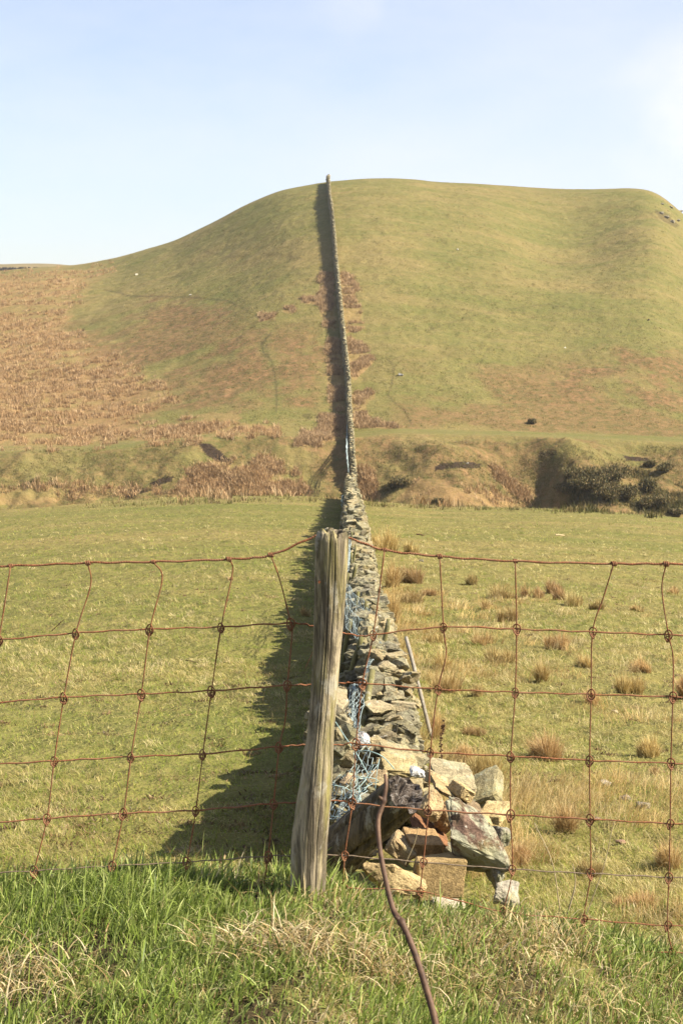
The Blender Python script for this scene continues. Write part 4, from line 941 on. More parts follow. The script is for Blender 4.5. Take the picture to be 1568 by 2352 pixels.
# ------------------------------------------------------------------ bramble stems, dead stalks, twigs
M_stem = metal_mat('bramble_bark', (0.07, 0.040, 0.026), (0.17, 0.10, 0.060), 0.6, 0.0, 60)
def stem(name, pts, Ys, rad, label, cat, mat, nodes=(), nlabel='bud'):
    P = smooth_path([np.array(at(*p, y)) for p, y in zip(pts, Ys)], 12); n_ = len(P)
    r = np.interp(np.linspace(0, 1, n_), np.linspace(0, 1, len(rad)), rad)
    for nd, am in nodes: r = r * (1 + am * np.exp(-((np.linspace(0, 1, n_) - nd) / 0.012) ** 2))
    V, Q, T = tube(P, r, 12); o0 = np.array(P[-1]); e = mesh_obj(name, V - o0, [Q, T], mat, smooth=True); e.location = o0
    tag(e, label, cat)
    for nd, am in nodes:
        i = int(nd * (n_ - 1)); p = P[i]; b_ = Bag(); b_.add(*tube([p, p + np.array([-0.006, -0.002, 0.006]) * (1 if am > .3 else .6)], [r[i] * 0.9, r[i] * 0.25], 8)); b_.obj(nlabel, mat, e, origin=o0, smooth=True)
    return e
stem('bramble_stem', [(884, 1779), (886, 1805), (878, 1850), (868, 1885), (872, 1950), (885, 2020), (903, 2090), (925, 2125), (952, 2190), (978, 2270), (1000, 2352), (1012, 2440)], [1.95, 1.94, 1.93, 1.92, 1.9, 1.88, 1.86, 1.84, 1.82, 1.8, 1.78, 1.76],
     [0.0021, 0.0028, 0.0030, 0.0032, 0.0036, 0.0040, 0.0042, 0.0044], 'bare brown bramble stem curving up in front of the fence', 'bramble stem', M_stem, [(0.16, .5), (0.62, .45)])
stem('bramble_stem', [(-60, 2296), (0, 2308), (30, 2316), (58, 2330), (70, 2345)], [2.9] * 5, [0.0045, 0.004, 0.003, .0015], 'short dark stem end lying in the grass in the bottom left corner', 'bramble stem', M_stem)
M_dock = metal_mat('dead_dock', (0.06, 0.030, 0.018), (0.15, 0.08, 0.045), 0.9, 0, 300)
def dock():
    b_ = Bag(); p0 = G(1000, 1790); p0.y = 9.2; a = at(1002, 1790, 9.2); c = at(1021, 1660, 9.2); rr = random.Random(1)
    P = [np.array(a + (c - a) * t + Vector((0.01 * math.sin(t * 6), 0, 0))) for t in np.linspace(0, 1, 14)]; b_.add(*tube(P, np.linspace(0.003, 0.0015, 14), 6))
    for i in range(80):
        q = P[rr.randint(2, 13)]; V, T = rr.choice(TPL_LO); s_ = rr.uniform(.005, .011); b_.add(V * s_ + q + np.array([rr.uniform(-.010, .010), rr.uniform(-.010, .010), rr.uniform(-.02, .02)]), T=T)
    o = b_.obj('dock_stalk', M_dock, origin=np.array(a)); tag(o, 'dead dark brown dock stalk with seeds right of the low wall', 'dead plant')
dock()
M_straw = metal_mat('dry_straw', (0.34, 0.26, 0.14), (0.55, 0.45, 0.28), 0.8, 0, 80)
for i_, (a_, b_, Y_, lab, r_, m_) in enumerate([((1226, 1890), (1285, 2090), 3.9, 'long pale dry stalk leaning left of the fourth right fence stay', 0.0018, M_straw),
        ((1315, 1985), (1302, 2100), 3.8, 'pale upright dry stalk with its tip just below the second lowest clear line wire', 0.0022, M_straw), ((1408, 1890), (1338, 2120), 3.9, 'long thin stalk leaning right beside the fifth right fence stay', 0.0013, M_straw),
        ((960, 1900), (930, 1985), 6.6, 'tall thin dry stalk in front of the orange block', 0.0022, M_straw), ((148, 1423), (116, 1452), None, 'forked dark twig standing in the left field', 0.007, M_dock),
        ((400, 1517), (478, 1530), None, 'thin dark twig lying flat in the left field near the third stay', 0.006, M_dock), ((548, 1719), (560, 1735), None, 'short brown twig in the left field between two stays', 0.006, M_dock),
        ((1274, 1232), (1296, 1231), None, 'pale wood splinter lying in the far right field', 0.03, M_straw), ((955, 1229), (975, 1231), None, 'short dark stick lying in the field right of the wall', 0.03, M_dock),
        ((700, 1535), (722, 1470), 5.5, 'dark stem leaning against the shade left of the post', 0.002, M_dock)]):
    g = None
    if Y_ is None: g = G(*b_); Y_ = g.y
    A_ = at(*a_, Y_); B_ = at(*b_, Y_)
    if g is not None and abs(a_[1] - b_[1]) < 16 and abs(a_[0] - b_[0]) > 15: A_ = G(*a_); A_.z += 0.02
    M_ = (A_ + B_) / 2 + Vector((0.012, 0, 0.012)); bb = Bag(); bb.add(*tube(smooth_path([np.array(A_), np.array(M_), np.array(B_)], 6), np.linspace(r_ * .6, r_, 13), 6))
    if 'forked' in lab:
        bb.add(*tube([np.array(M_), np.array(at(141, 1426, Y_))], [r_ * .7, r_ * .4], 6)); bb.add(*tube([np.array(M_), np.array(at(150, 1432, Y_))], [r_ * .5, r_ * .3], 6))
    nm_ = 'dry_stalk' if 'stalk' in lab else ('wood_splinter' if 'splinter' in lab else 'twig')
    tag(bb.obj(nm_, m_, origin=np.array(B_)), lab, nm_.replace('_', ' '))

# ------------------------------------------------------------------ blades of grass and rushes
def blades(P, H, Wd, lean, col0, col1, az=None, curve=0.5, seg=2):
    """many tapering blades; P (n,3) feet, H heights, Wd widths, lean (n,) tilt, az direction; returns V, Q, T, C"""
    n = len(P); az = RNG.uniform(0, 2 * np.pi, n) if az is None else az
    d = np.stack([np.cos(az), np.sin(az), np.zeros(n)], -1); fa = RNG.uniform(0, 2 * np.pi, n); side = np.stack([np.cos(fa), np.sin(fa), np.zeros(n)], -1)
    ts = np.linspace(0, 1, seg + 1); rings = []
    for t in ts[:-1]:
        a = lean * (0.4 + curve * t * 1.2); c = P + d * (np.sin(a) * H * t)[:, None] + np.array([0, 0, 1.0]) * (np.cos(a) * H * t)[:, None]
        wv = side * (Wd * (1 - 0.45 * t) * 0.5)[:, None]; rings += [c - wv, c + wv]
    a = lean * (0.4 + curve * 1.2); tip = P + d * (np.sin(a) * H)[:, None] + np.array([0, 0, 1.0]) * (np.cos(a) * H)[:, None]
    st = 2 * seg + 1; V = np.stack(rings + [tip], 1).reshape(-1, 3)
    b0 = np.arange(n) * st; Q = np.concatenate([np.stack([b0 + 2 * i, b0 + 2 * i + 1, b0 + 2 * i + 3, b0 + 2 * i + 2], -1) for i in range(seg - 1)]) if seg > 1 else np.zeros((0, 4), int)
    T = np.stack([b0 + 2 * seg - 2, b0 + 2 * seg - 1, b0 + 2 * seg], -1)
    tt = np.concatenate([np.repeat(ts[:-1], 2), [1.0]]); C = col0[:, None, :] * (1 - tt)[None, :, None] + col1[:, None, :] * tt[None, :, None]
    return V, Q, T, C.reshape(-1, 3)
def pick(pal, n, wts=None):
    pal = np.array(pal); i = RNG.choice(len(pal), n, p=wts); return pal[i] * RNG.uniform(0.75, 1.25, n)[:, None]

GREENS = [(0.18, 0.255, 0.05), (0.24, 0.32, 0.075), (0.32, 0.39, 0.12), (0.10, 0.15, 0.032)]
STRAWS = [(0.56, 0.45, 0.25), (0.44, 0.34, 0.16), (0.68, 0.58, 0.37), (0.30, 0.21, 0.10)]
def verge_grass():
    bag = Bag()
    def patch(n, f_h, straw, y0=2.35, y1=4.2, x=1.35, thr=None, wd=(0.0022, 0.0048)):
        X = RNG.uniform(-x, x, n); Y = RNG.uniform(y0, y1, n)
        cl = fbm(X / 0.16, Y / 0.16, 77, 3); keep = RNG.uniform(0, 1, n) < sstep(0.25, 0.55, cl) * 0.8 + 0.2
        # thin where the earth is bare
        for (bx, by, br) in [(at(680, 2165, 3.1).x, 3.05, 0.09), (at(30, 2270, 2.9).x, 2.85, 0.08)]:
            keep &= ~((np.hypot(X - bx, Y - by) < br) & (RNG.uniform(0, 1, n) < 0.8))
        X, Y, cl = X[keep], Y[keep], cl[keep]; n = len(X); Z = height(X, Y) - 0.004
        st = fbm(X / 0.35 + 9, Y / 0.30, 91, 3)
        isst = RNG.uniform(0, 1, n) < np.clip(straw - 0.13 - 0.08 * (X < 0) + (st - 0.5) * 1.3 + 0.10 * (X > 0.25), 0.06, 0.97)
        H = f_h * RNG.uniform(0.5, 1.35, n) * (0.7 + 0.7 * cl); H = np.where(isst, H * 0.95, H)
        tus = np.exp(-((X + 0.50) / 0.22) ** 2 - ((Y - 3.35) / 0.25) ** 2); H *= 1 + 0.55 * tus; isst &= ~(RNG.uniform(0, 1, n) < tus * 0.5)
        lean = np.where(isst, RNG.uniform(0.2, 1.9, n), RNG.uniform(0.05, 1.0, n))
        az = np.where(RNG.uniform(0, 1, n) < 0.5, RNG.normal(0.3, 0.9, n), RNG.uniform(0, 2 * np.pi, n))
        c = np.where(isst[:, None], pick(STRAWS, n), pick(GREENS, n)); c1 = np.where(isst[:, None], c * 1.1, c * np.array([1.35, 1.2, 1.5]))
        V, Q, T, C = blades(np.stack([X, Y, Z], -1), H, RNG.uniform(*wd, n), lean, c, c1, az, 0.7, 4); bag.add(V, Q, T, C)
    patch(70000, 0.028, 0.62, x=0.95, y0=2.3, y1=3.5, wd=(0.0013, 0.003)); patch(150000, 0.032, 0.50, wd=(0.0015, 0.0034)); patch(30000, 0.050, 0.28); patch(6000, 0.066, 0.42, wd=(0.002, 0.004))
    # the slope behind the fence
    patch(26000, 0.05, 0.55, 4.0, 7.2, 1.8, wd=(0.003, 0.006))
    # mown straw heaps seen on the verge
    for (hx, hy, n_, rr) in [(at(700, 2200, 3.0).x, 2.98, 350, .12), (at(905, 2225, 2.95).x, 2.98, 300, .10), (at(20, 2270, 2.85).x, 2.9, 260, .12), (at(1290, 2110, 3.3).x, 3.32, 160, .12), (at(1450, 2250, 3).x, 3.0, 160, .16), (at(560, 2180, 3).x, 3.05, 200, .1)]:
        X = RNG.normal(hx, rr * .6, n_); Y = RNG.normal(hy, rr * .5, n_); Z = height(X, Y) + RNG.uniform(0, 0.03, n_); c = pick(STRAWS, n_)
        V, Q, T, C = blades(np.stack([X, Y, Z], -1), RNG.uniform(.03, .10, n_), RNG.uniform(.0015, .0035, n_), RNG.uniform(.6, 1.5, n_), c, c * 1.1, None, 0.7, 4); bag.add(V, Q, T, C)
    tag(bag.obj('verge_grass', M_grass), 'lush green grass mixed with dry straw on the verge under the fence', 'grass', kind='stuff')
verge_grass()

def wall_side(X, Y): return X - wallx(np.clip(Y, 8.2, 400))
def field_grass():
    bag = Bag()
    def layer(n, ya, yb, hh, wmin, wk, leanr, straw_bias, seg=2):
        Y = 1 / RNG.uniform(1 / yb, 1 / ya, n); K = RNG.uniform(-0.29, 0.29, n); X = K * Y
        ok = np.abs(wall_side(X, Y)) > 0.33; X, Y = X[ok], Y[ok]; n = len(X)
        st = 0.6 * fbm(X / 0.9, Y / 1.3, 101, 4) + 0.4 * fbm(X / 5, Y / 7, 103, 3)
        cl = fbm(X / 0.22, Y / 0.25, 107, 2)
        p = np.clip(straw_bias + (st - 0.5) * 3.2 + np.where(X > 0.4, 0.08, 0.0) - 0.25 * ((X < 0.2) & (X > -0.9)), 0.05, 0.90) * np.where(X < 0.2, 0.75, 1.0)
        isst = RNG.uniform(0, 1, n) < np.where(p > .5, p * 1.15, p * .7)
        H = hh * RNG.uniform(0.5, 1.4, n) * (0.5 + cl) * (1 + Y * 0.012); Z = height(X, Y) - 0.005
        W_ = np.maximum(wmin, Y * wk) * RNG.uniform(0.7, 1.3, n)
        c = np.where(isst[:, None], pick([(0.58, 0.50, 0.20), (0.50, 0.43, 0.16), (0.70, 0.61, 0.32), (0.34, 0.27, 0.11)], n), pick([(0.24, 0.30, 0.05), (0.31, 0.35, 0.07), (0.16, 0.22, 0.035), (0.37, 0.39, 0.09)], n))
        V, Q, T, C = blades(np.stack([X, Y, Z], -1), H, W_, RNG.uniform(*leanr, n), c, c * 1.15, None, 0.7, seg); bag.add(V, Q, T, C)
    layer(170000, 5.6, 26, 0.040, 0.0025, 0.00026, (0.3, 2.0), 0.42, 2)
    layer(80000, 7, 60, 0.035, 0.003, 0.00030, (0.5, 2.0), 0.42, 1)
    layer(70000, 25, 92, 0.045, 0.004, 0.00034, (0.5, 1.8), 0.42, 1)
    # combed tufts of bleached grass, each lying its own way
    for (m, ya, yb, nb, sz) in ((12000, 6, 22, 12, .055), (8000, 15, 60, 8, .08)):
        Y = 1 / RNG.uniform(1 / yb, 1 / ya, m); X = RNG.uniform(-.28, .28, m) * Y
        k_ = (np.abs(wall_side(X, Y)) > .4) & (fbm(X / 1.1, Y / 1.4, 141, 3) + 0.09 * (X > .5) - 0.04 * (X < .2) > RNG.uniform(.42, .66, m)); X, Y = X[k_], Y[k_]; m = len(X)
        az = np.repeat(RNG.normal(2.6, 1.2, m), nb) + RNG.normal(0, .45, m * nb); cc = np.repeat(pick([(0.52, 0.44, 0.20), (0.44, 0.36, 0.15), (0.60, 0.51, 0.28), (0.34, 0.30, 0.11), (0.22, 0.26, 0.055)], m), nb, axis=0) * RNG.uniform(.8, 1.2, m * nb)[:, None]
        X2 = np.repeat(X, nb) + RNG.normal(0, sz * .5, m * nb); Y2 = np.repeat(Y, nb) + RNG.normal(0, sz * .5, m * nb)
        V, Q, T, C = blades(np.stack([X2, Y2, height(X2, Y2)], -1), RNG.uniform(.6, 1.5, m * nb) * sz, np.maximum(.0022, Y2 * .00026), RNG.uniform(.5, 1.3, m * nb), cc * .9, cc * 1.15, az, .8, 3); bag.add(V, Q, T, C)
    # small brown bumps of dung, molehill earth and dead moss
    m, nb = 900, 26; Y = 1 / RNG.uniform(1 / 50, 1 / 6.5, m); X = RNG.uniform(-.27, .27, m) * Y; k_ = (np.abs(wall_side(X, Y)) > .5) & (fbm(X / 1.6, Y / 2.2, 171, 2) > .46); X, Y = X[k_], Y[k_]; m = len(X)
    cc = np.repeat(pick([(0.22, 0.15, 0.08), (0.16, 0.11, 0.06), (0.30, 0.22, 0.12)], m), nb, axis=0) * RNG.uniform(.7, 1.3, m * nb)[:, None]; szz = np.repeat(RNG.uniform(.02, .075, m), nb)
    X2 = np.repeat(X, nb) + RNG.normal(0, 1, m * nb) * szz; Y2 = np.repeat(Y, nb) + RNG.normal(0, .8, m * nb) * szz
    V, Q, T, C = blades(np.stack([X2, Y2, height(X2, Y2)], -1), RNG.uniform(.015, .045, m * nb), RNG.uniform(.006, .014, m * nb), RNG.uniform(.3, 1.5, m * nb), cc, cc, None, .8, 2); bag.add(V, Q, T, C)
    # rough orange straw blending the tussocks together at the right of the wall
    m, nb = 1500, 34; Y = 1 / RNG.uniform(1 / 27, 1 / 6.8, m); X = wallx(np.clip(Y, 8.2, 400)) + 0.35 + RNG.exponential(0.9, m)
    k_ = fbm(X / 1.3, Y / 1.6, 145, 3) > 0.50; X, Y = X[k_], Y[k_]; m = len(X); cc = np.repeat(pick([(0.58, 0.43, 0.20), (0.50, 0.35, 0.15), (0.66, 0.53, 0.29)], m), nb, axis=0) * RNG.uniform(.8, 1.2, m * nb)[:, None]
    X2 = np.repeat(X, nb) + RNG.normal(0, .07, m * nb); Y2 = np.repeat(Y, nb) + RNG.normal(0, .07, m * nb); az = np.repeat(RNG.normal(0.4, 1.0, m), nb) + RNG.normal(0, .5, m * nb)
    V, Q, T, C = blades(np.stack([X2, Y2, height(X2, Y2)], -1), np.repeat(RNG.uniform(.06, .20, m), nb) * RNG.uniform(.5, 1.1, m * nb), np.maximum(.0022, Y2 * .00022), RNG.uniform(.1, 1.0, m * nb), cc * .9, cc * 1.12, az, .8, 3); bag.add(V, Q, T, C)
    # taller straw spikes
    n = 9000; Y = 1 / RNG.uniform(1 / 30, 1 / 6.2, n); X = RNG.uniform(-0.27, 0.27, n) * Y
    k_ = (np.abs(wall_side(X, Y)) > 0.35) & (fbm(X / 0.7, Y / 0.9, 131, 3) + 0.12 * (X > 0.6) > 0.52); X, Y = X[k_], Y[k_]; n = len(X); c = pick([(0.42, 0.33, 0.15), (0.34, 0.24, 0.10)], n)
    V, Q, T, C = blades(np.stack([X, Y, height(X, Y)], -1), RNG.uniform(.05, .13, n), np.maximum(.0022, Y * .00022), RNG.uniform(.1, 1.2, n), c, c * 1.1, None, .7, 3); bag.add(V, Q, T, C)
    tag(bag.obj('field_grass', M_grass), 'short cropped yellow green pasture grass either side of the wall', 'grass', kind='stuff')
field_grass()

# wind-dried rushes
RUSHC = [(0.50, 0.335, 0.15), (0.57, 0.41, 0.20), (0.38, 0.245, 0.10), (0.64, 0.49, 0.27), (0.30, 0.195, 0.08)]
def rush(px, py, wpx, hpx, label, n=None, sub=1, lean=0.7, name='rush_tussock', sparse=1.0, tint=None):
    g = G(px, py); s = F / g.y; w_, h_ = wpx / s, hpx / s; n = n or int(min(1500, max(260, wpx * hpx * 0.42)) * sparse)
    r_ = np.sqrt(RNG.uniform(0, 1, n)); a = RNG.uniform(0, 2 * np.pi, n)
    nl_ = int(RNG.integers(2, 6)); cx = RNG.uniform(-.30, .30, nl_) * w_; cy = RNG.uniform(-.25, .25, nl_) * w_; cs = RNG.uniform(.10, .24, nl_); ch_ = RNG.uniform(.55, 1.1, nl_); li = RNG.integers(0, nl_, n)
    X = cx[li] + r_ * np.cos(a) * w_ * cs[li]; Yl = cy[li] + r_ * np.sin(a) * w_ * cs[li]; wind = RNG.uniform(-.25, .45)
    Z = height(g.x + X, g.y + Yl) - g.z - 0.01
    H = h_ * RNG.uniform(0.40, 1.12, n) * (1 - 0.35 * r_) * ch_[li]; az = np.arctan2(np.sin(a) * r_, np.cos(a) * r_ - wind) + RNG.normal(0, 0.6, n) ; ln = RNG.uniform(0.02, lean, n) * (0.15 + 0.75 * r_)
    c = pick(RUSHC, n) * RNG.uniform(.85, 1.35) * np.array([1, RNG.uniform(.95, 1.12), 1.0]); V, Q, T, C = blades(np.stack([X, Yl, Z], -1), H, np.full(n, max(0.0022, 1.0 / s * 0.9)) * RNG.uniform(.7, 1.3, n), ln, c * 0.9, c * 1.15, az, 0.8, 3)
    o = mesh_obj(name, V, [Q, T], M_rush, None, C); o.location = g
    tag(o, label, 'rush tussock', 'dry rush tussocks in the near field'); return o
RT = [(880, 1266, 95, 62, 'largest dry rush clump, hugging the right side of the wall above the top fence wire'), (940, 1268, 34, 34, 'small rush clump just right of the largest one by the wall'),
      (905, 1350, 62, 78, 'tall rush clump against the wall in the top row of fence squares'), (945, 1340, 60, 62, 'tawny rush clump right of the tall one against the wall'), (930, 1382, 70, 40, 'low rush spread below the two wall side clumps'),
      (905, 1432, 52, 80, 'rush fringe at the wall foot just above the second line wire'), (985, 1372, 44, 26, 'low tan tuft right of the wall side clumps'), (1086, 1346, 32, 34, 'small round tuft left of centre in the square beside the third right stay'),
      (1150, 1374, 70, 34, 'broad low tan clump left of the fourth right stay'), (1119, 1400, 26, 28, 'small dark tuft under the broad low tan clump'), (1163, 1432, 40, 46, 'pale upright tuft touching the fourth right stay'),
      (1222, 1372, 44, 34, 'leftmost clump of the row of rushes right of the fourth stay'), (1272, 1366, 32, 44, 'taller second clump in the row of rushes right of the fourth stay'), (1290, 1380, 34, 34, 'third clump in the row of rushes right of the fourth stay'),
      (1320, 1392, 44, 40, 'fourth clump in the row of rushes right of the fourth stay'), (1362, 1404, 44, 28, 'last loose clump of the row of rushes, nearest the fifth stay'), (1460, 1408, 34, 22, 'small tuft between the fifth and sixth right stays high in the field'),
      (1538, 1364, 34, 22, 'small tuft high in the field close to the right edge'), (1526, 1304, 18, 14, 'tiny tuft at the top wire near the right edge'), (1000, 1474, 40, 34, 'tuft below the second line wire near the second right stay'),
      (1105, 1480, 56, 34, 'mossy grass hump right of the second right stay'), (1145, 1518, 76, 44, 'wide tawny clump left of the fourth right stay in the third fence row'), (1238, 1566, 36, 50, 'spiky tuft under the pale grass right of the fourth stay'),
      (1275, 1490, 56, 50, 'thin upright rushes left of the fifth right stay'), (1345, 1532, 42, 34, 'tuft on the left of the fifth right stay above the third line wire'), (1448, 1596, 64, 56, 'bold brown tussock with pale windswept top right of the fifth stay'),
      (1478, 1542, 50, 42, 'fluffy brown tuft up and right of the bold tussock'), (1556, 1606, 44, 66, 'tussock cut by the right edge of the picture at the third line wire'), (1360, 1618, 34, 40, 'tuft straddling the fifth right stay below the third line wire'),
      (950, 1740, 60, 120, 'tall orange rushes against the right face of the low wall'), (985, 1700, 56, 90, 'orange rush bank beside the crooked grey pole'), (1082, 1690, 60, 34, 'brown flattened tuft leaning right, in the open below the third wire'),
      (1108, 1782, 70, 90, 'dense upright tussock directly behind the stone heap'), (1060, 1746, 60, 60, 'loose rushes left of the dense tussock behind the heap'), (1268, 1748, 100, 96, 'large pale spreading tussock in the middle of the right field'),
      (1490, 1738, 50, 62, 'thin pale tussock between the last two right stays'), (1296, 1918, 46, 110, 'tall narrow orange rush clump below the fourth line wire'), (1190, 1986, 66, 90, 'reddish dense rushes just right of the stone heap'),
      (1500, 1780, 26, 30, 'small tuft beside the whitish stone'), (1030, 1590, 66, 46, 'straw coloured tuft right of the crooked grey pole'), (1010, 1540, 56, 60, 'tall pale grass tuft above the third line wire near the wall'), (1100, 1600, 40, 30, 'small tuft crossing the third line wire near the third right stay'),
      (1440, 2090, 120, 60, 'wispy dry rushes behind the bottom right of the fence'), (1535, 1990, 60, 90, 'dark thin rushes low at the right edge'), (1350, 2010, 80, 60, 'yellow dry tuft low between the fourth and fifth right stays'),
      (704, 1418, 24, 28, 'lone dark tuft in the wall shadow left of the post'), (530, 1338, 14, 12, 'tiny tan tuft by the third left stay in the left field')]
for i, q in enumerate(RT): rush(q[0], q[1], q[2] * (1.3 if q[1] < 1640 else 1.12), q[3] * (1.25 if q[1] < 1640 else 1.1), q[4], sparse=0.55 if q[1] < 1560 else 0.75, lean=1.0 if 'spread' in q[4] or 'low' in q[4] else 0.75)

# ------------------------------------------------------------------ hillside rushes and tufts
def hill_stuff():
    bag = Bag()
    def scatter(poly, n, s0, s1, nb=15, jitter=14, cut=0.35, pal=None, lenm=1.0):
        xs = [p[0] for p in poly]; ys = [p[1] for p in poly]
        px = RNG.uniform(max(-160, min(xs)), max(xs), n); py = RNG.uniform(min(ys), max(ys), n)
        k = inpoly(px + (vn(px / 17, py / 17, 5) - .5) * jitter, py + (vn(px / 17, py / 17, 6) - .5) * jitter, poly); px, py = px[k], py[k]
        X, Y, Z = ground_at(px, py); k = fbm(X / 5.0, Y / 2.2, 152, 3) > cut + RNG.uniform(-.06, .06, len(X)); X, Y, Z = X[k], Y[k], Z[k]
        k = np.abs(wall_side(X, Y)) > 0.75; X, Y, Z = X[k], Y[k], Z[k]; m = len(X)
        if m == 0: return
        sz = RNG.uniform(s0, s1, m); R_ = np.repeat
        X2 = R_(X, nb) + RNG.normal(0, 1, m * nb) * R_(sz, nb) * 0.42; Y2 = R_(Y, nb) + RNG.normal(0, 1, m * nb) * R_(sz, nb) * 0.36; Z2 = height(X2, Y2) - 0.05
        H = R_(sz, nb) * RNG.uniform(.6, 1.2, m * nb) * lenm; c = R_(pick(pal or [(0.42, 0.27, 0.135), (0.47, 0.315, 0.165), (0.36, 0.23, 0.11), (0.51, 0.365, 0.205)], m), nb, axis=0) * RNG.uniform(.85, 1.15, m * nb)[:, None]
        V, Q, T, C = blades(np.stack([X2, Y2, Z2], -1), H, H * RNG.uniform(.07, .16, m * nb), RNG.uniform(0, .7, m * nb), c * .95, c * 1.12, None, .6, 2); bag.add(V, Q, T, C)
    scatter(RUSH_LEFT, 17000, .28, .66, cut=.43, jitter=46); scatter(RUSH_BANK, 2100, .35, .70, 16, cut=.32, jitter=40); scatter(RUSH_TRACK, 1500, .4, .7, cut=.42, jitter=30)
    for i, p in enumerate(RUSH_W):
        a = abs(sum(p[q][0] * p[(q + 1) % len(p)][1] - p[(q + 1) % len(p)][0] * p[q][1] for q in range(len(p)))) / 2
        scatter(p, int(a * 0.42) + 30, .28, .62, 12, jitter=22, cut=0.40, pal=[(0.42, 0.29, 0.155), (0.49, 0.35, 0.20), (0.33, 0.22, 0.115)])
    for p in RUSH_LOW: scatter(p, 500, .35, .7, cut=.42)
    scatter([(1290, 1085), (1360, 1075), (1440, 1085), (1520, 1110), (1600, 1140), (1600, 1190), (1500, 1175), (1290, 1165)], 1500, .25, .6, 14, cut=.46, jitter=40, pal=[(0.09, 0.085, 0.03), (0.14, 0.125, 0.04), (0.20, 0.15, 0.06), (0.06, 0.06, 0.022)])
    dark = [(0.12, 0.125, 0.035), (0.16, 0.15, 0.045), (0.24, 0.18, 0.08), (0.18, 0.175, 0.05), (0.30, 0.22, 0.11), (0.34, 0.28, 0.13)]
    for p, n in (([(-100, 1030), (440, 1025), (720, 1060), (790, 1020), (790, 1150), (-100, 1175)], 9000), ([(820, 1010), (1568, 1030), (1700, 1060), (1700, 1190), (830, 1165)], 15000), ([(270, 640), (560, 500), (740, 440), (740, 980), (300, 980)], 11000), ([(820, 430), (1568, 440), (1700, 560), (1700, 985), (860, 985)], 20000)):
        scatter(p, n, .10, .32, 6, cut=.42, pal=dark, jitter=5)
    tag(bag.obj('hill_rushes', M_rush), 'tan rushes and rough tufts covering parts of the hillside and stream bank', 'rushes', kind='stuff')
hill_stuff()

# ------------------------------------------------------------------ gorse bushes of the ravine
def gorse(px, py, wpx, hpx, label):
    wpx *= 1.25; hpx *= 1.15
    g = G(px, py); s = F / g.y; w_, h_ = wpx / s, hpx / s; n = int(1400 + wpx * 22)
    lobes = [(RNG.uniform(-.32, .32) * w_, RNG.uniform(-.25, .25) * w_, RNG.uniform(.2, .62) * h_, RNG.uniform(.2, .34)) for _ in range(9)]
    L_ = np.array(lobes)[RNG.integers(0, 9, n)]; d = RNG.normal(0, 1, (n, 3)); d /= np.linalg.norm(d, axis=1)[:, None]; rr = RNG.uniform(.35, 1.25, n)[:, None]
    P = L_[:, :3] + d * rr * (L_[:, 3:] * np.array([w_, w_, h_ * 1.15])); P[:, 2] = np.maximum(P[:, 2], 0.02)
    sz = RNG.uniform(.12, .30, n); az = RNG.uniform(0, 6.28, n); c = pick([(0.085, 0.078, 0.030), (0.13, 0.115, 0.040), (0.06, 0.058, 0.022), (0.22, 0.165, 0.070), (0.16, 0.12, 0.05)], n)
    V, Q, T, C = blades(P, sz, sz * .38, RNG.uniform(0, 1.0, n), c, c * 1.2, az, .6, 2)
    e = empty('gorse_bush', g, label, 'gorse bush', 'dark gorse bushes on the stream banks'); mesh_obj('foliage', V, [Q, T], M_leaf, e, C)
    b_ = Bag()
    for q in range(5): b_.add(*tube([np.array([0, 0, -.1]), np.array([lobes[q][0] * .5, lobes[q][1] * .5, lobes[q][2] * .5]), np.array(lobes[q][:3])], [.05, .03, .015], 6))
    b_.obj('stem', M_log, e)
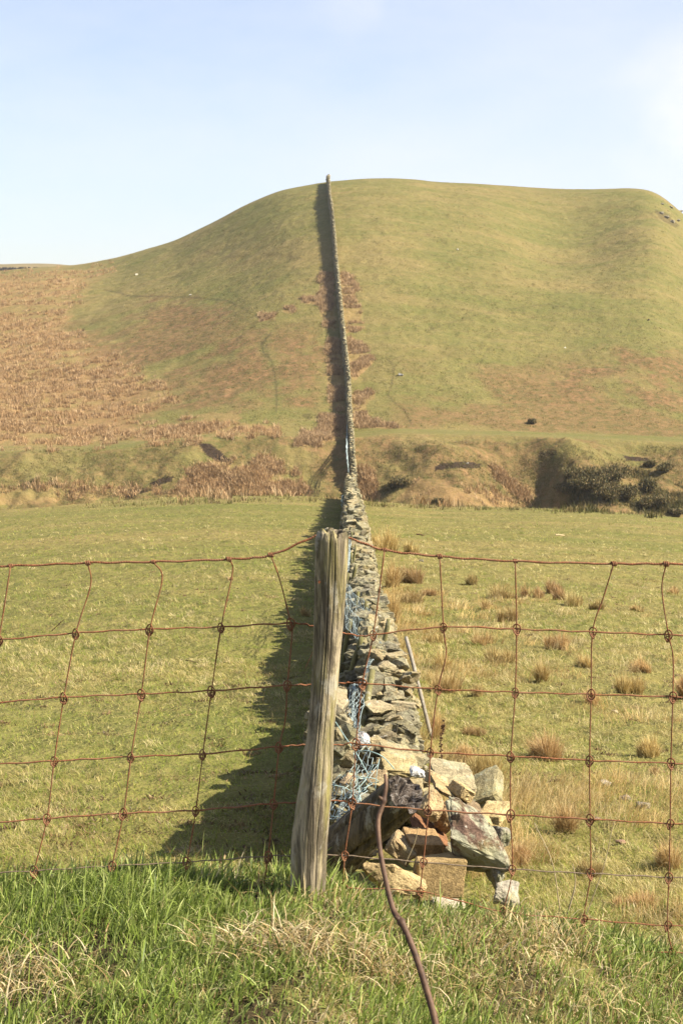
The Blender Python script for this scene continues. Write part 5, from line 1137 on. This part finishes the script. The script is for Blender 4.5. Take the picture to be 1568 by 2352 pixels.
for q in [(922, 1122, 44, 22, 'lone low gorse bush on the bank just right of the wall'), (892, 1126, 24, 12, 'small gorse clump at the left foot of the lone low bush'), (1320, 1108, 44, 26, 'gorse bush at the upper left of the shaded ravine thicket'), (1365, 1112, 54, 34, 'gorse bush in the top centre of the ravine thicket'),
          (1410, 1112, 56, 36, 'broad gorse bush at the upper right of the ravine thicket'), (1345, 1136, 60, 34, 'darkest gorse bush low in the ravine thicket'), (1395, 1146, 64, 36, 'gorse bush at the bottom centre of the ravine thicket'), (1300, 1140, 40, 26, 'gorse bush at the left foot of the ravine thicket'),
          (1440, 1150, 44, 34, 'gorse bush at the bottom right of the ravine thicket'), (1488, 1130, 34, 30, 'gorse bush standing alone right of the thicket'), (1524, 1086, 26, 16, 'single gorse bush on the reddish slope at the right'), (1490, 1076, 20, 12, 'small round bush above the reddish slope'),
          (1500, 1168, 56, 26, 'gorse bush low against the field edge at the right'), (1552, 1186, 24, 12, 'tiny bush on the field edge at the far right'), (1220, 974, 14, 8, 'small dark bush on the hill just above the track'), (1005, 1160, 18, 10, 'small low bush at the field edge below the shadowed earth overhang')]: gorse(*q)

# ------------------------------------------------------------------ the faint haze of the day
def haze():
    m = bpy.data.materials.new('haze_air'); m.use_nodes = True; n = m.node_tree; n.nodes.clear()
    out = n.nodes.new('ShaderNodeOutputMaterial'); v = n.nodes.new('ShaderNodeVolumePrincipled'); n.links.new(v.outputs[0], out.inputs['Volume'])
    v.inputs['Density'].default_value = 0.00012; v.inputs['Color'].default_value = (0.90, 0.94, 1.0, 1); v.inputs['Anisotropy'].default_value = 0.2
    x0, x1, y0, y1, z0, z1 = -2700, 2700, -2700, 2700, -160, 60
    V = [(x, y, z) for x in (x0, x1) for y in (y0, y1) for z in (z0, z1)]
    Q = [(0, 1, 3, 2), (4, 6, 7, 5), (0, 4, 5, 1), (2, 3, 7, 6), (0, 2, 6, 4), (1, 5, 7, 3)]
    o = mesh_obj('haze', np.array(V, float), [np.array(Q)], m); tag(o, kind='stuff')
haze()

# ------------------------------------------------------------------ calibrate the reflectance of all surfaces together
for m in bpy.data.materials:
    t = m.node_tree
    for l in list(t.links):
        if (l.to_socket.name == 'Base Color') or (l.to_node.type == 'BSDF_TRANSLUCENT' and l.to_socket.name == 'Color'):
            h = t.nodes.new('ShaderNodeHueSaturation'); h.inputs['Value'].default_value = 0.76 if m.name == 'grass_mat' else 0.70; h.inputs['Saturation'].default_value = 1.08 if 'grass' in m.name else 1.02
            fs, ts = l.from_socket, l.to_socket; t.links.remove(l); t.links.new(fs, h.inputs['Color']); t.links.new(h.outputs[0], ts)
